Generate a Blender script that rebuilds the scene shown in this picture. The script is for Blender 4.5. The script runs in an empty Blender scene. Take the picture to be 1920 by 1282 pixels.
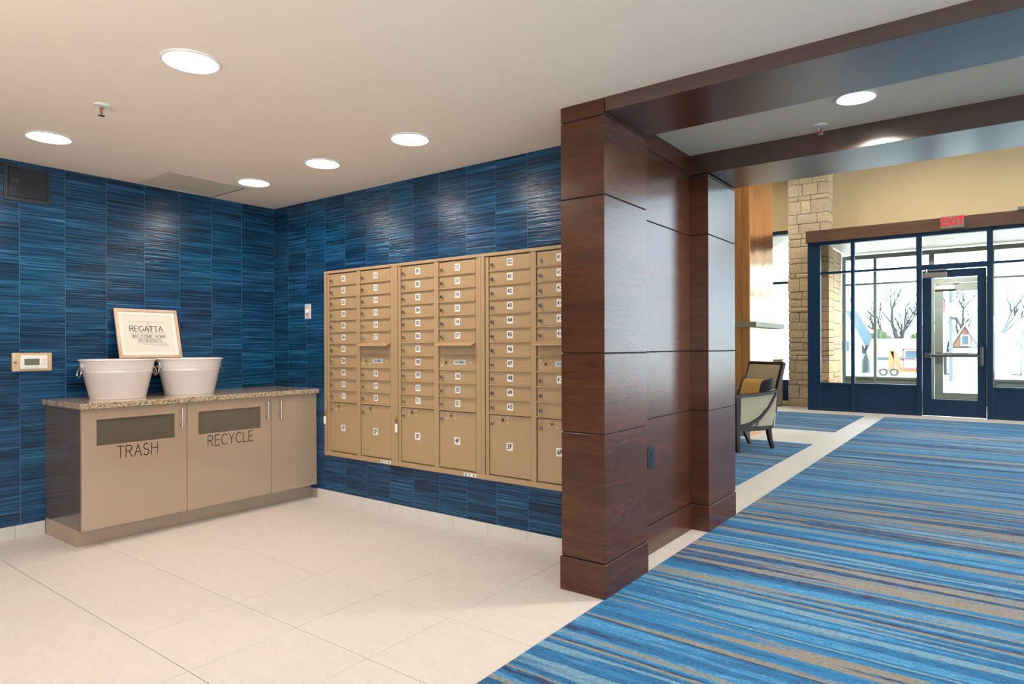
import bpy, bmesh, math, random
from mathutils import Vector, Matrix
R = math.radians
S = bpy.context.scene
COL = S.collection
PI = math.pi

# ------------------------------------------------------------------ camera
cd = bpy.data.cameras.new('camera'); cam = bpy.data.objects.new('camera', cd); COL.objects.link(cam)
cam.location = (5.0617, -3.2933, 1.2330)
cam.rotation_mode = 'XYZ'
cam.matrix_world = (Matrix.Translation(cam.location) @ Matrix.Rotation(R(36.7577), 4, 'Z')
                    @ Matrix.Rotation(R(90 - 0.098), 4, 'X') @ Matrix.Rotation(R(-0.1702), 4, 'Z'))
cd.sensor_width = 36.0
cd.lens = 1212.06 / 1920 * 36.0
cd.shift_y = 10.31 / 1920
cd.clip_start = 0.05; cd.clip_end = 500
S.camera = cam

# ------------------------------------------------------------------ world, sun, exposure
W = bpy.data.worlds.new('world'); S.world = W; W.use_nodes = True
bg = W.node_tree.nodes['Background']
bg.inputs['Color'].default_value = (0.68, 0.86, 1.0, 1)
bg.inputs['Strength'].default_value = 5.6
sd = bpy.data.lights.new('sun', 'SUN'); sun = bpy.data.objects.new('sun', sd); COL.objects.link(sun)
sd.energy = 9.0; sd.angle = R(1.0); sd.color = (1.0, 0.95, 0.86)
sun.location = (30, -10, 30)
sun.rotation_euler = Vector((-0.36, 0.58, -0.73)).to_track_quat('-Z', 'Y').to_euler()
S.view_settings.view_transform = 'Standard'
S.view_settings.look = 'None'
S.view_settings.gamma = 1.0
S.view_settings.use_curve_mapping = False
S.view_settings.exposure = 0.55
LAMP_W = 4.5            # one mail-room downlight
LAMP_C = (1.0, 0.87, 0.74)
S.cycles.max_bounces = 6; S.cycles.diffuse_bounces = 3; S.cycles.glossy_bounces = 3; S.cycles.transmission_bounces = 4; S.cycles.transparent_max_bounces = 10
S.cycles.caustics_reflective = False; S.cycles.caustics_refractive = False

# ------------------------------------------------------------------ mesh helper
class MB:
    def __init__(s): s.v = []; s.f = []; s.m = []
    def add(s, vs, fs, mi=0, mat=None):
        o = len(s.v)
        s.v += [tuple(mat @ Vector(p)) if mat else tuple(p) for p in vs]
        s.f += [tuple(i + o for i in f) for f in fs]; s.m += [mi] * len(fs)
        return s
    def box(s, x0, x1, y0, y1, z0, z1, mi=0, mat=None):
        v = [(x, y, z) for x in (x0, x1) for y in (y0, y1) for z in (z0, z1)]
        f = [(0, 1, 3, 2), (4, 6, 7, 5), (0, 4, 5, 1), (2, 3, 7, 6), (0, 2, 6, 4), (1, 5, 7, 3)]
        return s.add(v, f, mi, mat)
    def cyl(s, c, r, h, axis='z', n=16, mi=0, r2=None, mat=None):
        r2 = r if r2 is None else r2
        vs = []
        for k, (rr, t) in enumerate(((r, 0), (r2, h))):
            for i in range(n):
                a = 2 * PI * i / n; u, w = rr * math.cos(a), rr * math.sin(a)
                p = {'z': (u, w, t), 'x': (t, u, w), 'y': (w, t, u)}[axis]
                vs.append((c[0] + p[0], c[1] + p[1], c[2] + p[2]))
        fs = [(i, (i + 1) % n, n + (i + 1) % n, n + i) for i in range(n)]
        fs += [tuple(range(n - 1, -1, -1)), tuple(range(n, 2 * n))]
        return s.add(vs, fs, mi, mat)
    def lathe(s, prof, n=32, sx=1, sy=1, c=(0, 0, 0), mi=0):
        vs = []; fs = []
        for r, z in prof:
            for i in range(n):
                a = 2 * PI * i / n
                vs.append((c[0] + r * sx * math.cos(a), c[1] + r * sy * math.sin(a), c[2] + z))
        for k in range(len(prof) - 1):
            for i in range(n):
                j = (i + 1) % n
                fs.append((k * n + i, k * n + j, (k + 1) * n + j, (k + 1) * n + i))
        return s.add(vs, fs, mi)
    def tube(s, pts, r, n=8, mi=0, rs=None, closed=False):
        pts = [Vector(p) for p in pts]; vs = []; fs = []; m = len(pts)
        up = None
        for k, p in enumerate(pts):
            if closed: t = pts[(k + 1) % m] - pts[k - 1]
            else: t = pts[min(k + 1, m - 1)] - pts[max(k - 1, 0)]
            t.normalize()
            if up is None:
                up = Vector((0, 0, 1)) if abs(t.z) < 0.9 else Vector((1, 0, 0))
            a = t.cross(up); a.normalize(); b = a.cross(t); b.normalize(); up = b
            rr = rs[k] if rs else r
            for i in range(n):
                q = 2 * PI * i / n
                vs.append(p + a * rr * math.cos(q) + b * rr * math.sin(q))
        for k in range(m if closed else m - 1):
            k2 = (k + 1) % m
            for i in range(n):
                j = (i + 1) % n
                fs.append((k * n + i, k * n + j, k2 * n + j, k2 * n + i))
        if not closed: fs += [tuple(range(n - 1, -1, -1)), tuple((m - 1) * n + i for i in range(n))]
        return s.add(vs, fs, mi)
    def prism(s, poly, h0, h1, axis='z', mi=0, mat=None):
        n = len(poly)
        def P(a, b, t): return {'z': (a, b, t), 'x': (t, a, b), 'y': (a, t, b)}[axis]
        vs = [P(a, b, h0) for a, b in poly] + [P(a, b, h1) for a, b in poly]
        fs = [(i, (i + 1) % n, n + (i + 1) % n, n + i) for i in range(n)]
        fs += [tuple(range(n - 1, -1, -1)), tuple(range(n, 2 * n))]
        return s.add(vs, fs, mi, mat)
    def mesh(s, name, mats, bevel=0, seg=1, smooth=False, off=(0, 0, 0)):
        me = bpy.data.meshes.new(name)
        me.from_pydata([(p[0] - off[0], p[1] - off[1], p[2] - off[2]) for p in s.v], [], s.f)
        mats = mats if isinstance(mats, (list, tuple)) else [mats]
        for m in mats: me.materials.append(M(m))
        for p, mi in zip(me.polygons, s.m): p.material_index = mi
        bm = bmesh.new(); bm.from_mesh(me)
        bmesh.ops.recalc_face_normals(bm, faces=bm.faces)
        if bevel:
            es = [e for e in bm.edges if len(e.link_faces) == 2 and e.calc_face_angle(0) > 0.6]
            bmesh.ops.bevel(bm, geom=es, offset=bevel, segments=seg, affect='EDGES', profile=0.6)
        bm.to_mesh(me); bm.free()
        if smooth:
            for p in me.polygons: p.use_smooth = True
            me.set_sharp_from_angle(angle=R(40 if smooth != 'all' else 62))
        me.update()
        return me
    def build(s, name, mats, parent=None, bevel=0, seg=1, smooth=False, world=True):
        off = parent_loc(parent) if (parent and world) else (0, 0, 0)
        o = bpy.data.objects.new(name, s.mesh(name, mats, bevel, seg, smooth, off)); COL.objects.link(o)
        if parent: o.parent = parent
        return o

def parent_loc(p):
    v = Vector((0, 0, 0))
    while p: v += p.location; p = p.parent
    return v

def tag(o, label=None, cat=None, group=None, kind=None):
    if label: o['label'] = label
    if cat: o['category'] = cat
    if group: o['group'] = group
    if kind: o['kind'] = kind
    return o
def thing(name, label, cat, loc=(0, 0, 0), rz=0, group=None, kind=None):
    o = bpy.data.objects.new(name, None); COL.objects.link(o)
    o.location = loc; o.rotation_euler = (0, 0, rz); o.empty_display_size = 0.1
    return tag(o, label, cat, group, kind)
def struct(o, label=None): return tag(o, label, kind='structure')
def inst(name, me, parent, loc=(0, 0, 0), rot=(0, 0, 0)):
    o = bpy.data.objects.new(name, me); COL.objects.link(o)
    o.parent = parent; o.location = loc; o.rotation_euler = rot
    return o

# ------------------------------------------------------------------ text helpers
def font_geo(txt, size, xs=1.0, bold=0.0, align='CENTER'):
    c = bpy.data.curves.new('t', 'FONT'); c.body = txt; c.size = size; c.align_x = align; c.align_y = 'CENTER'
    c.resolution_u = 2; c.offset = bold; c.fill_mode = 'FRONT' if hasattr(c, 'fill_mode') else c.fill_mode
    o = bpy.data.objects.new('t', c); COL.objects.link(o)
    bpy.context.view_layer.update()
    dg = bpy.context.evaluated_depsgraph_get()
    me = bpy.data.meshes.new_from_object(o.evaluated_get(dg))
    vs = [(v.co.x * xs, v.co.y) for v in me.vertices]; fs = [tuple(p.vertices) for p in me.polygons]
    bpy.data.objects.remove(o); bpy.data.meshes.remove(me); bpy.data.curves.remove(c)
    return vs, fs
def arc(cx, cy, rx, ry, a0, a1, n=10):
    return [(cx + rx * math.cos(R(a0 + (a1 - a0) * i / n)), cy + ry * math.sin(R(a0 + (a1 - a0) * i / n))) for i in range(n + 1)]
STROKES = {  # unit height letters: (advance, [polylines])
 'A': (.78, [[(0, 0), (.36, 1), (.72, 0)], [(.13, .36), (.59, .36)]]),
 'C': (.80, [arc(.42, .5, .40, .5, 50, 310, 14)]),
 'D': (.80, [[(0, 0), (0, 1), (.30, 1)] + arc(.30, .5, .40, .5, 90, -90, 12) + [(0, 0)]]),
 'E': (.62, [[(.54, 1), (0, 1), (0, 0), (.54, 0)], [(0, .52), (.46, .52)]]),
 'G': (.86, [arc(.42, .5, .40, .5, 50, 330, 14) + [(.80, .45), (.50, .45)]]),
 'H': (.76, [[(0, 0), (0, 1)], [(.66, 0), (.66, 1)], [(0, .52), (.66, .52)]]),
 'I': (.16, [[(.03, 0), (.03, 1)]]),
 'L': (.58, [[(0, 1), (0, 0), (.50, 0)]]),
 'M': (.92, [[(0, 0), (.06, 1), (.42, .1), (.78, 1), (.84, 0)]]),
 'N': (.80, [[(0, 0), (0, 1), (.68, 0), (.68, 1)]]),
 'O': (.92, [arc(.42, .5, .42, .5, 0, 360, 20)]),
 'R': (.72, [[(0, 0), (0, 1), (.34, 1)] + arc(.34, .76, .26, .24, 90, -90, 8) + [(0, .52)], [(.30, .52), (.62, 0)]]),
 'S': (.66, [arc(.29, .745, .27, .255, 40, 250, 9) + arc(.29, .245, .28, .245, 70, -145, 10)]),
 'T': (.70, [[(0, 1), (.64, 1)], [(.32, 1), (.32, 0)]]),
 'W': (1.06, [[(0, 1), (.24, 0), (.49, 1), (.74, 0), (.98, 1)]]),
 'Y': (.72, [[(0, 1), (.33, .5), (.66, 1)], [(.33, .5), (.33, 0)]]),
 ' ': (.42, []),
}
def stroke_geo(txt, h, w, serif=False, gap=0.16, xs=1.0):
    """flat ribbons in (u, v): returns verts, faces, total width"""
    vs = []; fs = []; x = 0
    for ch in txt:
        adv, lines = STROKES[ch]
        for ln in lines:
            pts = [((x + a * xs) * h, b * h) for a, b in ln]
            for (ax, ay), (bx, by) in zip(pts, pts[1:]):
                d = math.hypot(bx - ax, by - ay) or 1e-6
                tx, ty = (bx - ax) / d * w / 2 * .9, (by - ay) / d * w / 2 * .9; nx, ny = -(by - ay) / d * w / 2, (bx - ax) / d * w / 2
                if serif and abs(ny) > abs(nx) * 2: nx *= .6; ny *= .6
                o = len(vs)
                vs += [(ax - tx + nx, ay - ty + ny), (ax - tx - nx, ay - ty - ny), (bx + tx - nx, by + ty - ny), (bx + tx + nx, by + ty + ny)]
                fs.append((o, o + 1, o + 2, o + 3))
            if serif and len(ln) < 8 or (serif and ch in 'RD'):
                for (a, b) in (pts[0], pts[-1]):
                    o = len(vs); q = h * .10; t = h * .022
                    vs += [(a - q, b - t), (a + q, b - t), (a + q, b + t), (a - q, b + t)]; fs.append((o, o + 1, o + 2, o + 3))
        x += adv * xs + gap
    return vs, fs, (x - gap) * h

# ------------------------------------------------------------------ materials
_mats = {}
def M(name):
    return _mats[name] if name in _mats else _mats['plain_grey']
class NT:
    def __init__(s, name):
        s.m = bpy.data.materials.new(name); s.m.use_nodes = True; s.t = s.m.node_tree; s.n = s.t.nodes
        s.b = s.n['Principled BSDF']; _mats[name] = s.m
    def new(s, ty, **kw):
        n = s.n.new(ty)
        for k, v in kw.items():
            if k in n.inputs: n.inputs[k].default_value = v
            else: setattr(n, k, v)
        return n
    def link(s, a, b): s.t.links.new(a, b)
    def pos(s, scale=(1, 1, 1), rnd=0.0, coord='pos'):
        g = s.new('ShaderNodeNewGeometry').outputs['Position'] if coord == 'pos' else s.new('ShaderNodeTexCoord').outputs['Object']
        out = g
        if rnd:
            oi = s.new('ShaderNodeObjectInfo'); mu = s.new('ShaderNodeMath', operation='MULTIPLY'); mu.inputs[1].default_value = rnd
            s.link(oi.outputs['Random'], mu.inputs[0])
            ad = s.new('ShaderNodeVectorMath', operation='ADD'); s.link(g, ad.inputs[0]); s.link(mu.outputs[0], ad.inputs[1]); out = ad.outputs[0]
        vm = s.new('ShaderNodeVectorMath', operation='MULTIPLY'); vm.inputs[1].default_value = scale
        s.link(out, vm.inputs[0])
        return vm.outputs[0]
    def noise(s, vec, scale=1, detail=3, rough=.55, dist=0):
        n = s.new('ShaderNodeTexNoise'); n.inputs['Scale'].default_value = scale; n.inputs['Detail'].default_value = detail
        n.inputs['Roughness'].default_value = rough; n.inputs['Distortion'].default_value = dist
        s.link(vec, n.inputs['Vector']); return n.outputs['Fac']
    def ramp(s, fac, stops, interp='LINEAR'):
        r = s.new('ShaderNodeValToRGB'); cr = r.color_ramp; cr.interpolation = interp
        while len(cr.elements) < len(stops): cr.elements.new(0.5)
        for e, (p, c) in zip(cr.elements, stops):
            e.position = p; e.color = (*c, 1) if len(c) == 3 else c
        s.link(fac, r.inputs[0]); return r.outputs[0]
    def mix(s, a, b, fac, mode='MIX'):
        n = s.new('ShaderNodeMix', data_type='RGBA', blend_type=mode)
        for sock, v in ((n.inputs[0], fac), (n.inputs[6], a), (n.inputs[7], b)):
            if hasattr(v, 'default_value'): s.link(v, sock)
            elif isinstance(v, (int, float)): sock.default_value = v
            else: sock.default_value = (*v, 1)
        return n.outputs[2]
    def bump(s, h, strength=.3, dist=.01):
        b = s.new('ShaderNodeBump'); b.inputs['Strength'].default_value = strength; b.inputs['Distance'].default_value = dist
        s.link(h, b.inputs['Height']); s.link(b.outputs[0], s.b.inputs['Normal']); return b
    def col(s, c):
        if hasattr(c, 'default_value'): s.link(c, s.b.inputs['Base Color'])
        else: s.b.inputs['Base Color'].default_value = (*c, 1)
        return s
    def set(s, **kw):
        for k, v in kw.items(): s.b.inputs[{'rough': 'Roughness', 'metal': 'Metallic', 'coat': 'Coat Weight', 'coatr': 'Coat Roughness', 'coatior': 'Coat IOR', 'ior': 'IOR', 'sheen': 'Sheen Weight', 'trans': 'Transmission Weight', 'alpha': 'Alpha', 'spec': 'Specular IOR Level'}[k]].default_value = v
        return s
def plain(name, c, rough=.5, metal=0, var=.06, vs=8, bump=0, bs=200, **kw):
    n = NT(name); p = n.pos((1, 1, 1))
    f = n.noise(p, vs, 3)
    n.col(n.mix(tuple(x * (1 - var) for x in c), tuple(min(1, x * (1 + var)) for x in c), f)); n.set(rough=rough, metal=metal, **kw)
    if bump: n.bump(n.noise(p, bs, 2), bump, .004)
    return n
def emit(name, c, st):
    n = NT(name); n.col((.8, .8, .8)); n.b.inputs['Emission Color'].default_value = (*c, 1); n.b.inputs['Emission Strength'].default_value = st

plain('plain_grey', (.5, .5, .5))
def wallpaper():
    n = NT('wallpaper')
    p = n.pos((1.6, 1.6, 125), 37.0)
    fine = n.noise(p, 1.0, 4, .62, .3)
    mid = n.noise(n.pos((.9, .9, 9), 53.0), 1.0, 3, .6, .4)
    big = n.noise(n.pos((1.2, 1.2, 1.4), 0), 1.0, 2)
    c1 = n.ramp(fine, [(.30, (.003, .010, .026)), (.45, (.004, .036, .092)), (.56, (.009, .075, .175)), (.70, (.05, .17, .32))])
    c2 = n.ramp(mid, [(.34, (.55, .54, .56)), (.60, (1.15, 1.15, 1.12))])
    c3 = n.ramp(big, [(.36, (.85, 1.12, 1.06)), (.64, (1.05, .92, 1.0))])
    n.col(n.mix(n.mix(c1, c2, 1.0, 'MULTIPLY'), c3, 1.0, 'MULTIPLY')); n.set(rough=.22, spec=.42)
    h = n.noise(n.pos((3, 3, 85), 37.0), 1.0, 3, .6, .2)
    n.bump(h, .55, .006)
wallpaper()
plain('wallpaper_seam', (.07, .20, .32), .5)
plain('ceiling_paint', (.92, .80, .69), .7, var=.02, vs=2, bump=.05, bs=300)
plain('portal_ceiling_paint', (.88, .74, .56), .7, var=.02, vs=2)
plain('cream_paint', (.66, .52, .32), .6, var=.03, vs=2)
plain('grout', (.40, .34, .28), .8)
def tile():
    n = NT('tile'); p = n.pos((1, 1, 1), 11.0)
    st = n.noise(n.pos((5, 16, 5), 11.0), 1.4, 4, .6, .6)
    f = n.noise(p, 60, 3)
    a = n.ramp(st, [(.3, (.56, .51, .465)), (.7, (.63, .585, .54))])
    n.col(n.mix(a, (.68, .63, .58), f)); n.set(rough=.5, spec=.3)
    n.bump(n.noise(n.pos((18, 40, 18), 5), 3, 3), .18, .003)
tile()
def carpet():
    n = NT('carpet')
    base = n.noise(n.pos((.045, 1.7, 1)), 1.0, 3, .62, .1)
    fine = n.noise(n.pos((.8, 17, 1)), 1.0, 3, .6, .5)
    edge = n.noise(n.pos((5, 30, 1)), 1.0, 3, .65)
    def madd(a, k, b):
        m = n.new('ShaderNodeMath', operation='MULTIPLY_ADD'); n.link(a, m.inputs[0]); m.inputs[1].default_value = k; n.link(b, m.inputs[2]); return m.outputs[0]
    v = madd(edge, .022, madd(fine, .04, base))
    mr = n.new('ShaderNodeMapRange'); n.link(v, mr.inputs[0]); mr.inputs[1].default_value = .30; mr.inputs[2].default_value = .72
    navy, teal, blue, mid, sky, grey, tan = (.007, .022, .085), (.003, .085, .21), (.004, .155, .38), (.010, .22, .48), (.12, .32, .50), (.20, .255, .27), (.25, .205, .155)
    A = [tan, navy, blue, sky, teal, grey, mid, blue, navy, tan, blue, teal, sky, blue, mid, navy]
    B = [grey, teal, mid, grey, blue, tan, sky, teal, blue, grey, mid, blue, grey, teal, sky, teal]
    N = len(A)
    ca = n.ramp(mr.outputs[0], [(q, c) for k, c in enumerate(A) for q in ((k + .02) / N, (k + .72) / N)][:32])
    cb = n.ramp(mr.outputs[0], [(q, c) for k, c in enumerate(B) for q in ((k + .02) / N, (k + .72) / N)][:32])
    heather = n.noise(n.pos((13, 95, 1)), 1.0, 4, .75, .4)
    hf = n.ramp(heather, [(.49, (0, 0, 0)), (.58, (1, 1, 1))])
    c = n.mix(ca, cb, hf)
    f2 = n.noise(n.pos((55, 130, 1)), 1.0, 2)
    c = n.mix(c, n.ramp(f2, [(.3, (.66, .66, .66)), (.7, (1.26, 1.26, 1.26))]), 1.0, 'MULTIPLY')
    n.col(c); n.set(rough=.95, spec=.1, sheen=.15)
    n.bump(n.noise(n.pos((1, 1, 1)), 260, 2), .7, .006)
carpet()
def wood(name, sc, dark, light, rough=.30, ior=1.55, bump=.12):
    n = NT(name); p = n.pos(sc, 9.0)
    a = n.noise(p, 1.0, 4, .5, .9)
    b = n.noise(n.pos(tuple(x * 4 for x in sc), 9.0), 1.6, 3, .6, .3)
    big = n.noise(n.pos(tuple(x * .35 for x in sc), 9.0), 1.0, 2)
    c = n.ramp(a, [(.22, dark), (.78, light)])
    c = n.mix(c, n.ramp(b, [(.35, (.74, .71, .70)), (.62, (1.08, 1.08, 1.08))]), .7, 'MULTIPLY')
    c = n.mix(c, n.ramp(big, [(.3, (.8, .8, .8)), (.7, (1.15, 1.12, 1.1))]), 1.0, 'MULTIPLY')
    n.col(c); n.set(rough=rough, ior=ior)
    if bump: n.bump(b, bump, .002)
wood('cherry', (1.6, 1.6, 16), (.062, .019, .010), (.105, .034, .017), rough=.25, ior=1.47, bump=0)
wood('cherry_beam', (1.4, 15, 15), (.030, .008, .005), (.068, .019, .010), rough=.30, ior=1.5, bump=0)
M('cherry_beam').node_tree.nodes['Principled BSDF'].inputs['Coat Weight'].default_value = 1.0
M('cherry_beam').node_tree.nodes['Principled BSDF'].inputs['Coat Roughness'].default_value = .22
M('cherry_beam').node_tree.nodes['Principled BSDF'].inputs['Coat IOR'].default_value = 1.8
wood('header_wood', (1.4, 14, 14), (.10, .045, .025), (.19, .09, .05), rough=.5)
wood('fireplace_wood', (14, 14, 1.2), (.42, .17, .045), (.60, .27, .08), rough=.42)
wood('chair_wood', (14, 14, 3), (.020, .007, .005), (.055, .02, .014), rough=.40, ior=1.4)
wood('frame_wood', (20, 20, 20), (.62, .40, .26), (.80, .58, .42), rough=.4)
plain('joint_dark', (.012, .006, .005), .7)
plain('mail_metal', (.41, .275, .152), .42, var=.03, vs=3, metal=.0, spec=.5, bump=.03, bs=900)
plain('mail_metal_dark', (.16, .11, .06), .5)
plain('nickel', (.62, .56, .48), .22, metal=1)
plain('brass', (.70, .46, .16), .3, metal=1)
plain('keyway_black', (.02, .018, .015), .5)
plain('label_white', (.82, .80, .76), .5, var=.02)
plain('plate_silver', (.55, .57, .60), .35, var=.05)
plain('ink_black', (.012, .012, .018), .6)
plain('ink_grey', (.10, .09, .09), .6)
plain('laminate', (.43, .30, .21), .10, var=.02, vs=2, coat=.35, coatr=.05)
plain('laminate_reflect_dark', (.120, .078, .052), .16, var=.04, vs=2, coat=.35, coatr=.06)  # dark wall reflected in the cabinet sides, put into the base colour
plain('olive_glass', (.125, .105, .072), .12, var=.04, vs=3, coat=.6)
plain('letter_brown', (.03, .014, .010), .45)
plain('steel', (.66, .62, .56), .25, metal=1)
def granite():
    n = NT('granite'); p = n.pos((1, 1, 1))
    a = n.noise(p, 90, 4, .7); b = n.noise(p, 230, 3, .7)
    c = n.ramp(a, [(.30, (.07, .045, .03)), (.40, (.22, .155, .10)), (.50, (.48, .36, .245)), (.66, (.70, .60, .47))])
    n.col(n.mix(c, n.ramp(b, [(.34, (.42, .36, .30)), (.55, (1.1, 1.08, 1.05))]), .9, 'MULTIPLY')); n.set(rough=.14, coat=.3)
granite()
plain('tub_white', (.78, .70, .67), .2, var=.02, vs=3, coat=.5)
plain('mat_white', (.80, .76, .69), .6, var=.01)
plain('print_paper', (.74, .69, .60), .6, var=.01)
plain('clear_plastic', (.60, .45, .26), .2, var=.08, vs=40, coat=.6)
plain('thermo_white', (.80, .76, .71), .35)
plain('lcd', (.15, .16, .12), .2)
plain('hatch_paint', (.010, .014, .024), .38, var=.05)
plain('hatch_edge', (.02, .026, .04), .4)
plain('white_paint', (.82, .80, .77), .5, var=.02)
plain('vent_white', (.68, .61, .52), .6, var=.02)
plain('sprinkler_red', (.55, .05, .03), .3)
plain('black_plastic', (.012, .013, .018), .3)
plain('dark_slot', (.003, .003, .004), .6)
plain('navy_frame', (.007, .029, .070), .45, spec=.3, var=.05, vs=3)
plain('vestibule_frame', (.085, .108, .102), .45, var=.05, vs=3)
plain('bronze_bar', (.06, .065, .065), .3, metal=.4)
plain('closer_grey', (.28, .25, .23), .4, metal=.3)
plain('fabric_beige', (.46, .37, .245), .9, var=.08, vs=120, bump=.4, bs=900, sheen=.2)
plain('cream_vinyl', (.60, .52, .38), .5, var=.03)
plain('cushion_orange', (.66, .35, .09), .85, var=.06, vs=90, bump=.3, bs=700, sheen=.2)
plain('cushion_navy', (.012, .014, .035), .8, sheen=.2)
plain('mantel_stone', (.30, .25, .18), .5, var=.25, vs=160)
plain('mortar', (.33, .29, .23), .95, var=.1, vs=60)
def stone():
    n = NT('stone'); p = n.pos((1, 1, 1), 7.0)
    oi = n.new('ShaderNodeObjectInfo')
    c = n.ramp(oi.outputs['Random'], [(0, (.60, .49, .34)), (.35, (.72, .59, .40)), (.7, (.66, .56, .42)), (1, (.80, .65, .44))])
    f = n.noise(p, 26, 4, .7)
    n.col(n.mix(c, n.ramp(f, [(.3, (.72, .70, .68)), (.7, (1.15, 1.13, 1.1))]), 1.0, 'MULTIPLY')); n.set(rough=.95)
    n.bump(n.noise(p, 34, 5, .65), .7, .02)
stone()
def copper():
    n = NT('copper'); f = n.noise(n.pos((7, 5, 1.3)), 1.0, 3, .5, .6)
    n.col(n.ramp(f, [(.3, (.72, .33, .12)), (.7, (.90, .52, .24))])); n.set(rough=.16, metal=1)
    n.bump(n.noise(n.pos((5, 3.0, 1.1)), 1.0, 2, .5), .25, .05)
copper()
def glass():
    n = NT('glass'); t = n.t; out = n.n['Material Output']
    tr = n.new('ShaderNodeBsdfTransparent'); tr.inputs[0].default_value = (.95, .98, .98, 1)
    gl = n.new('ShaderNodeBsdfGlossy'); gl.inputs['Roughness'].default_value = .02
    fr = n.new('ShaderNodeFresnel'); fr.inputs[0].default_value = 1.45
    mx = n.new('ShaderNodeMixShader'); n.link(fr.outputs[0], mx.inputs[0]); n.link(tr.outputs[0], mx.inputs[1]); n.link(gl.outputs[0], mx.inputs[2])
    n.link(mx.outputs[0], out.inputs[0])
glass()
emit('lamp_glow', (1.0, .93, .84), 14.0)
emit('exit_red', (1.0, .008, .02), .60)
M('exit_red').node_tree.nodes['Principled BSDF'].inputs['Base Color'].default_value = (.35, .005, .01, 1)
plain('exit_face', (.24, .27, .20), .4)
plain('asphalt', (.72, .70, .66), .9, var=.08, vs=2)
plain('roof_pale', (.20, .18, .175), .9, var=.1, vs=3)
plain('roof_blue', (.040, .070, .105), .9, var=.1, vs=3)
plain('siding_white', (.42, .41, .40), .8)
plain('siding_brown', (.10, .045, .028), .8)
plain('brick_red', (.45, .20, .15), .9)
plain('window_dark', (.03, .05, .07), .15)
plain('bark', (.030, .030, .030), .95, var=.2, vs=3)
plain('evergreen', (.07, .09, .04), .95, var=.3, vs=4)
plain('machine_orange', (.24, .09, .03), .5)
plain('machine_red', (.22, .05, .045), .5)
plain('rubber', (.03, .03, .03), .8)
plain('flag_red', (.25, .05, .06), .8)
plain('flag_white', (.24, .20, .20), .8)
plain('pole_grey', (.06, .075, .085), .5)

# ================================================================== SETTING
H = 2.44; H2 = 2.51; HL = 5.2
XC = 3.544                 # corridor face of the timber portal
YW = -6.5                  # room end behind the viewpoint
XR = 8.4
# ---- floors
fl = struct(MB().box(-.15, 11.7, YW - .15, 12.6, -.16, -.006).build('floor', 'grout'), 'pale cream square tile floor')
tile_cache = {}
def tile_at(x0, x1, y0, y1, g=.0016):
    w, d = round(x1 - x0, 3), round(y1 - y0, 3)
    if w < .02 or d < .02: return
    if (w, d) not in tile_cache:
        tile_cache[(w, d)] = MB().box(-w / 2 + g, w / 2 - g, -d / 2 + g, d / 2 - g, -.008, 0).mesh('tile', 'tile', bevel=.0012)
    inst('tile', tile_cache[(w, d)], fl, ((x0 + x1) / 2, (y0 + y1) / 2, 0))
TP = .4728
xs = [XC - TP * k for k in range(8)] + [0.0]; xs.reverse()
ys = [0, -.171]
while ys[-1] > YW + TP: ys.append(ys[-1] - TP)
ys.append(YW)
for a, b in zip(xs, xs[1:]):
    for d, c in zip(ys, ys[1:]): tile_at(a, b, c, d)
def fill(x0, x1, y0, y1, px, py):
    nx = max(1, round((x1 - x0) / px)); ny = max(1, round((y1 - y0) / py))
    for i in range(nx):
        for j in range(ny):
            tile_at(x0 + (x1 - x0) * i / nx, x0 + (x1 - x0) * (i + 1) / nx, y0 + (y1 - y0) * j / ny, y0 + (y1 - y0) * (j + 1) / ny)
fill(3.42, XC, 0, .911, .124, .46)
fill(3.24, XC, 1.40, 9.4, .304, .61)
fill(-.14, 3.24, 5.4, 6.8, .62, .70)
fill(-.14, 7.4, 9.4, 11.2, .62, .60)

# ---- walls of the mail room
wl = struct(MB().box(-.15, -.0006, YW, .15, 0, H).build('wall_left', 'wallpaper_seam'), 'dark blue grasscloth wall behind the cabinets')
seam = [0.0, -.304]
while seam[-1] > YW + .257: seam.append(seam[-1] - .257)
seam.append(YW)
for k, (a, b) in enumerate(zip(seam, seam[1:])):
    MB().box(-.004, 0, b + .0010, a - .0010, 0, H).build('wallpaper_strip', 'wallpaper', wl)
wb = struct(MB().box(0, 3.40, .0006, .15, 0, H).build('wall_back', 'wallpaper_seam'), 'dark blue grasscloth wall holding the mailboxes')
seam = [0.0, .209]
while seam[-1] < 3.40 - .2516: seam.append(seam[-1] + .2516)
seam.append(3.40)
for a, b in zip(seam, seam[1:]):
    MB().box(a + .0010, b - .0010, 0, .004, 0, H).build('wallpaper_strip', 'wallpaper', wb)
FWX0, FWX1 = 4.2, 8.2
struct(MB().box(-.15, FWX0, YW - .15, YW, 0, H).box(FWX1, XR + .15, YW - .15, YW, 0, H).box(FWX0, FWX1, YW - .15, YW, 0, .25).box(FWX0, FWX1, YW - .15, YW, 2.30, H).build('wall_front', 'cream_paint'), 'cream wall with added windows at the end of the mail room')
RY0, RY1 = -6.0, -1.0
struct(MB().box(XR, XR + .15, YW, RY0, 0, 2.6).box(XR, XR + .15, RY1, 1.456, 0, 2.6).box(XR, XR + .15, RY0, RY1, 0, .12).box(XR, XR + .15, RY0, RY1, 2.36, 2.6).build('wall_right', 'cream_paint'), 'cream wall with added windows across the corridor')
struct(MB().box(-.15, XR + .15, YW - .15, -.03, H, H + .12).box(-.15, 3.30, -.03, .15, H, H + .12).build('ceiling', 'ceiling_paint'), 'smooth beige mail room ceiling')
struct(MB().box(3.30, XR + .15, -.03, .95, H2, H2 + .12).build('ceiling_portal', 'portal_ceiling_paint'), 'beige ceiling between the two timber beams')
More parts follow.
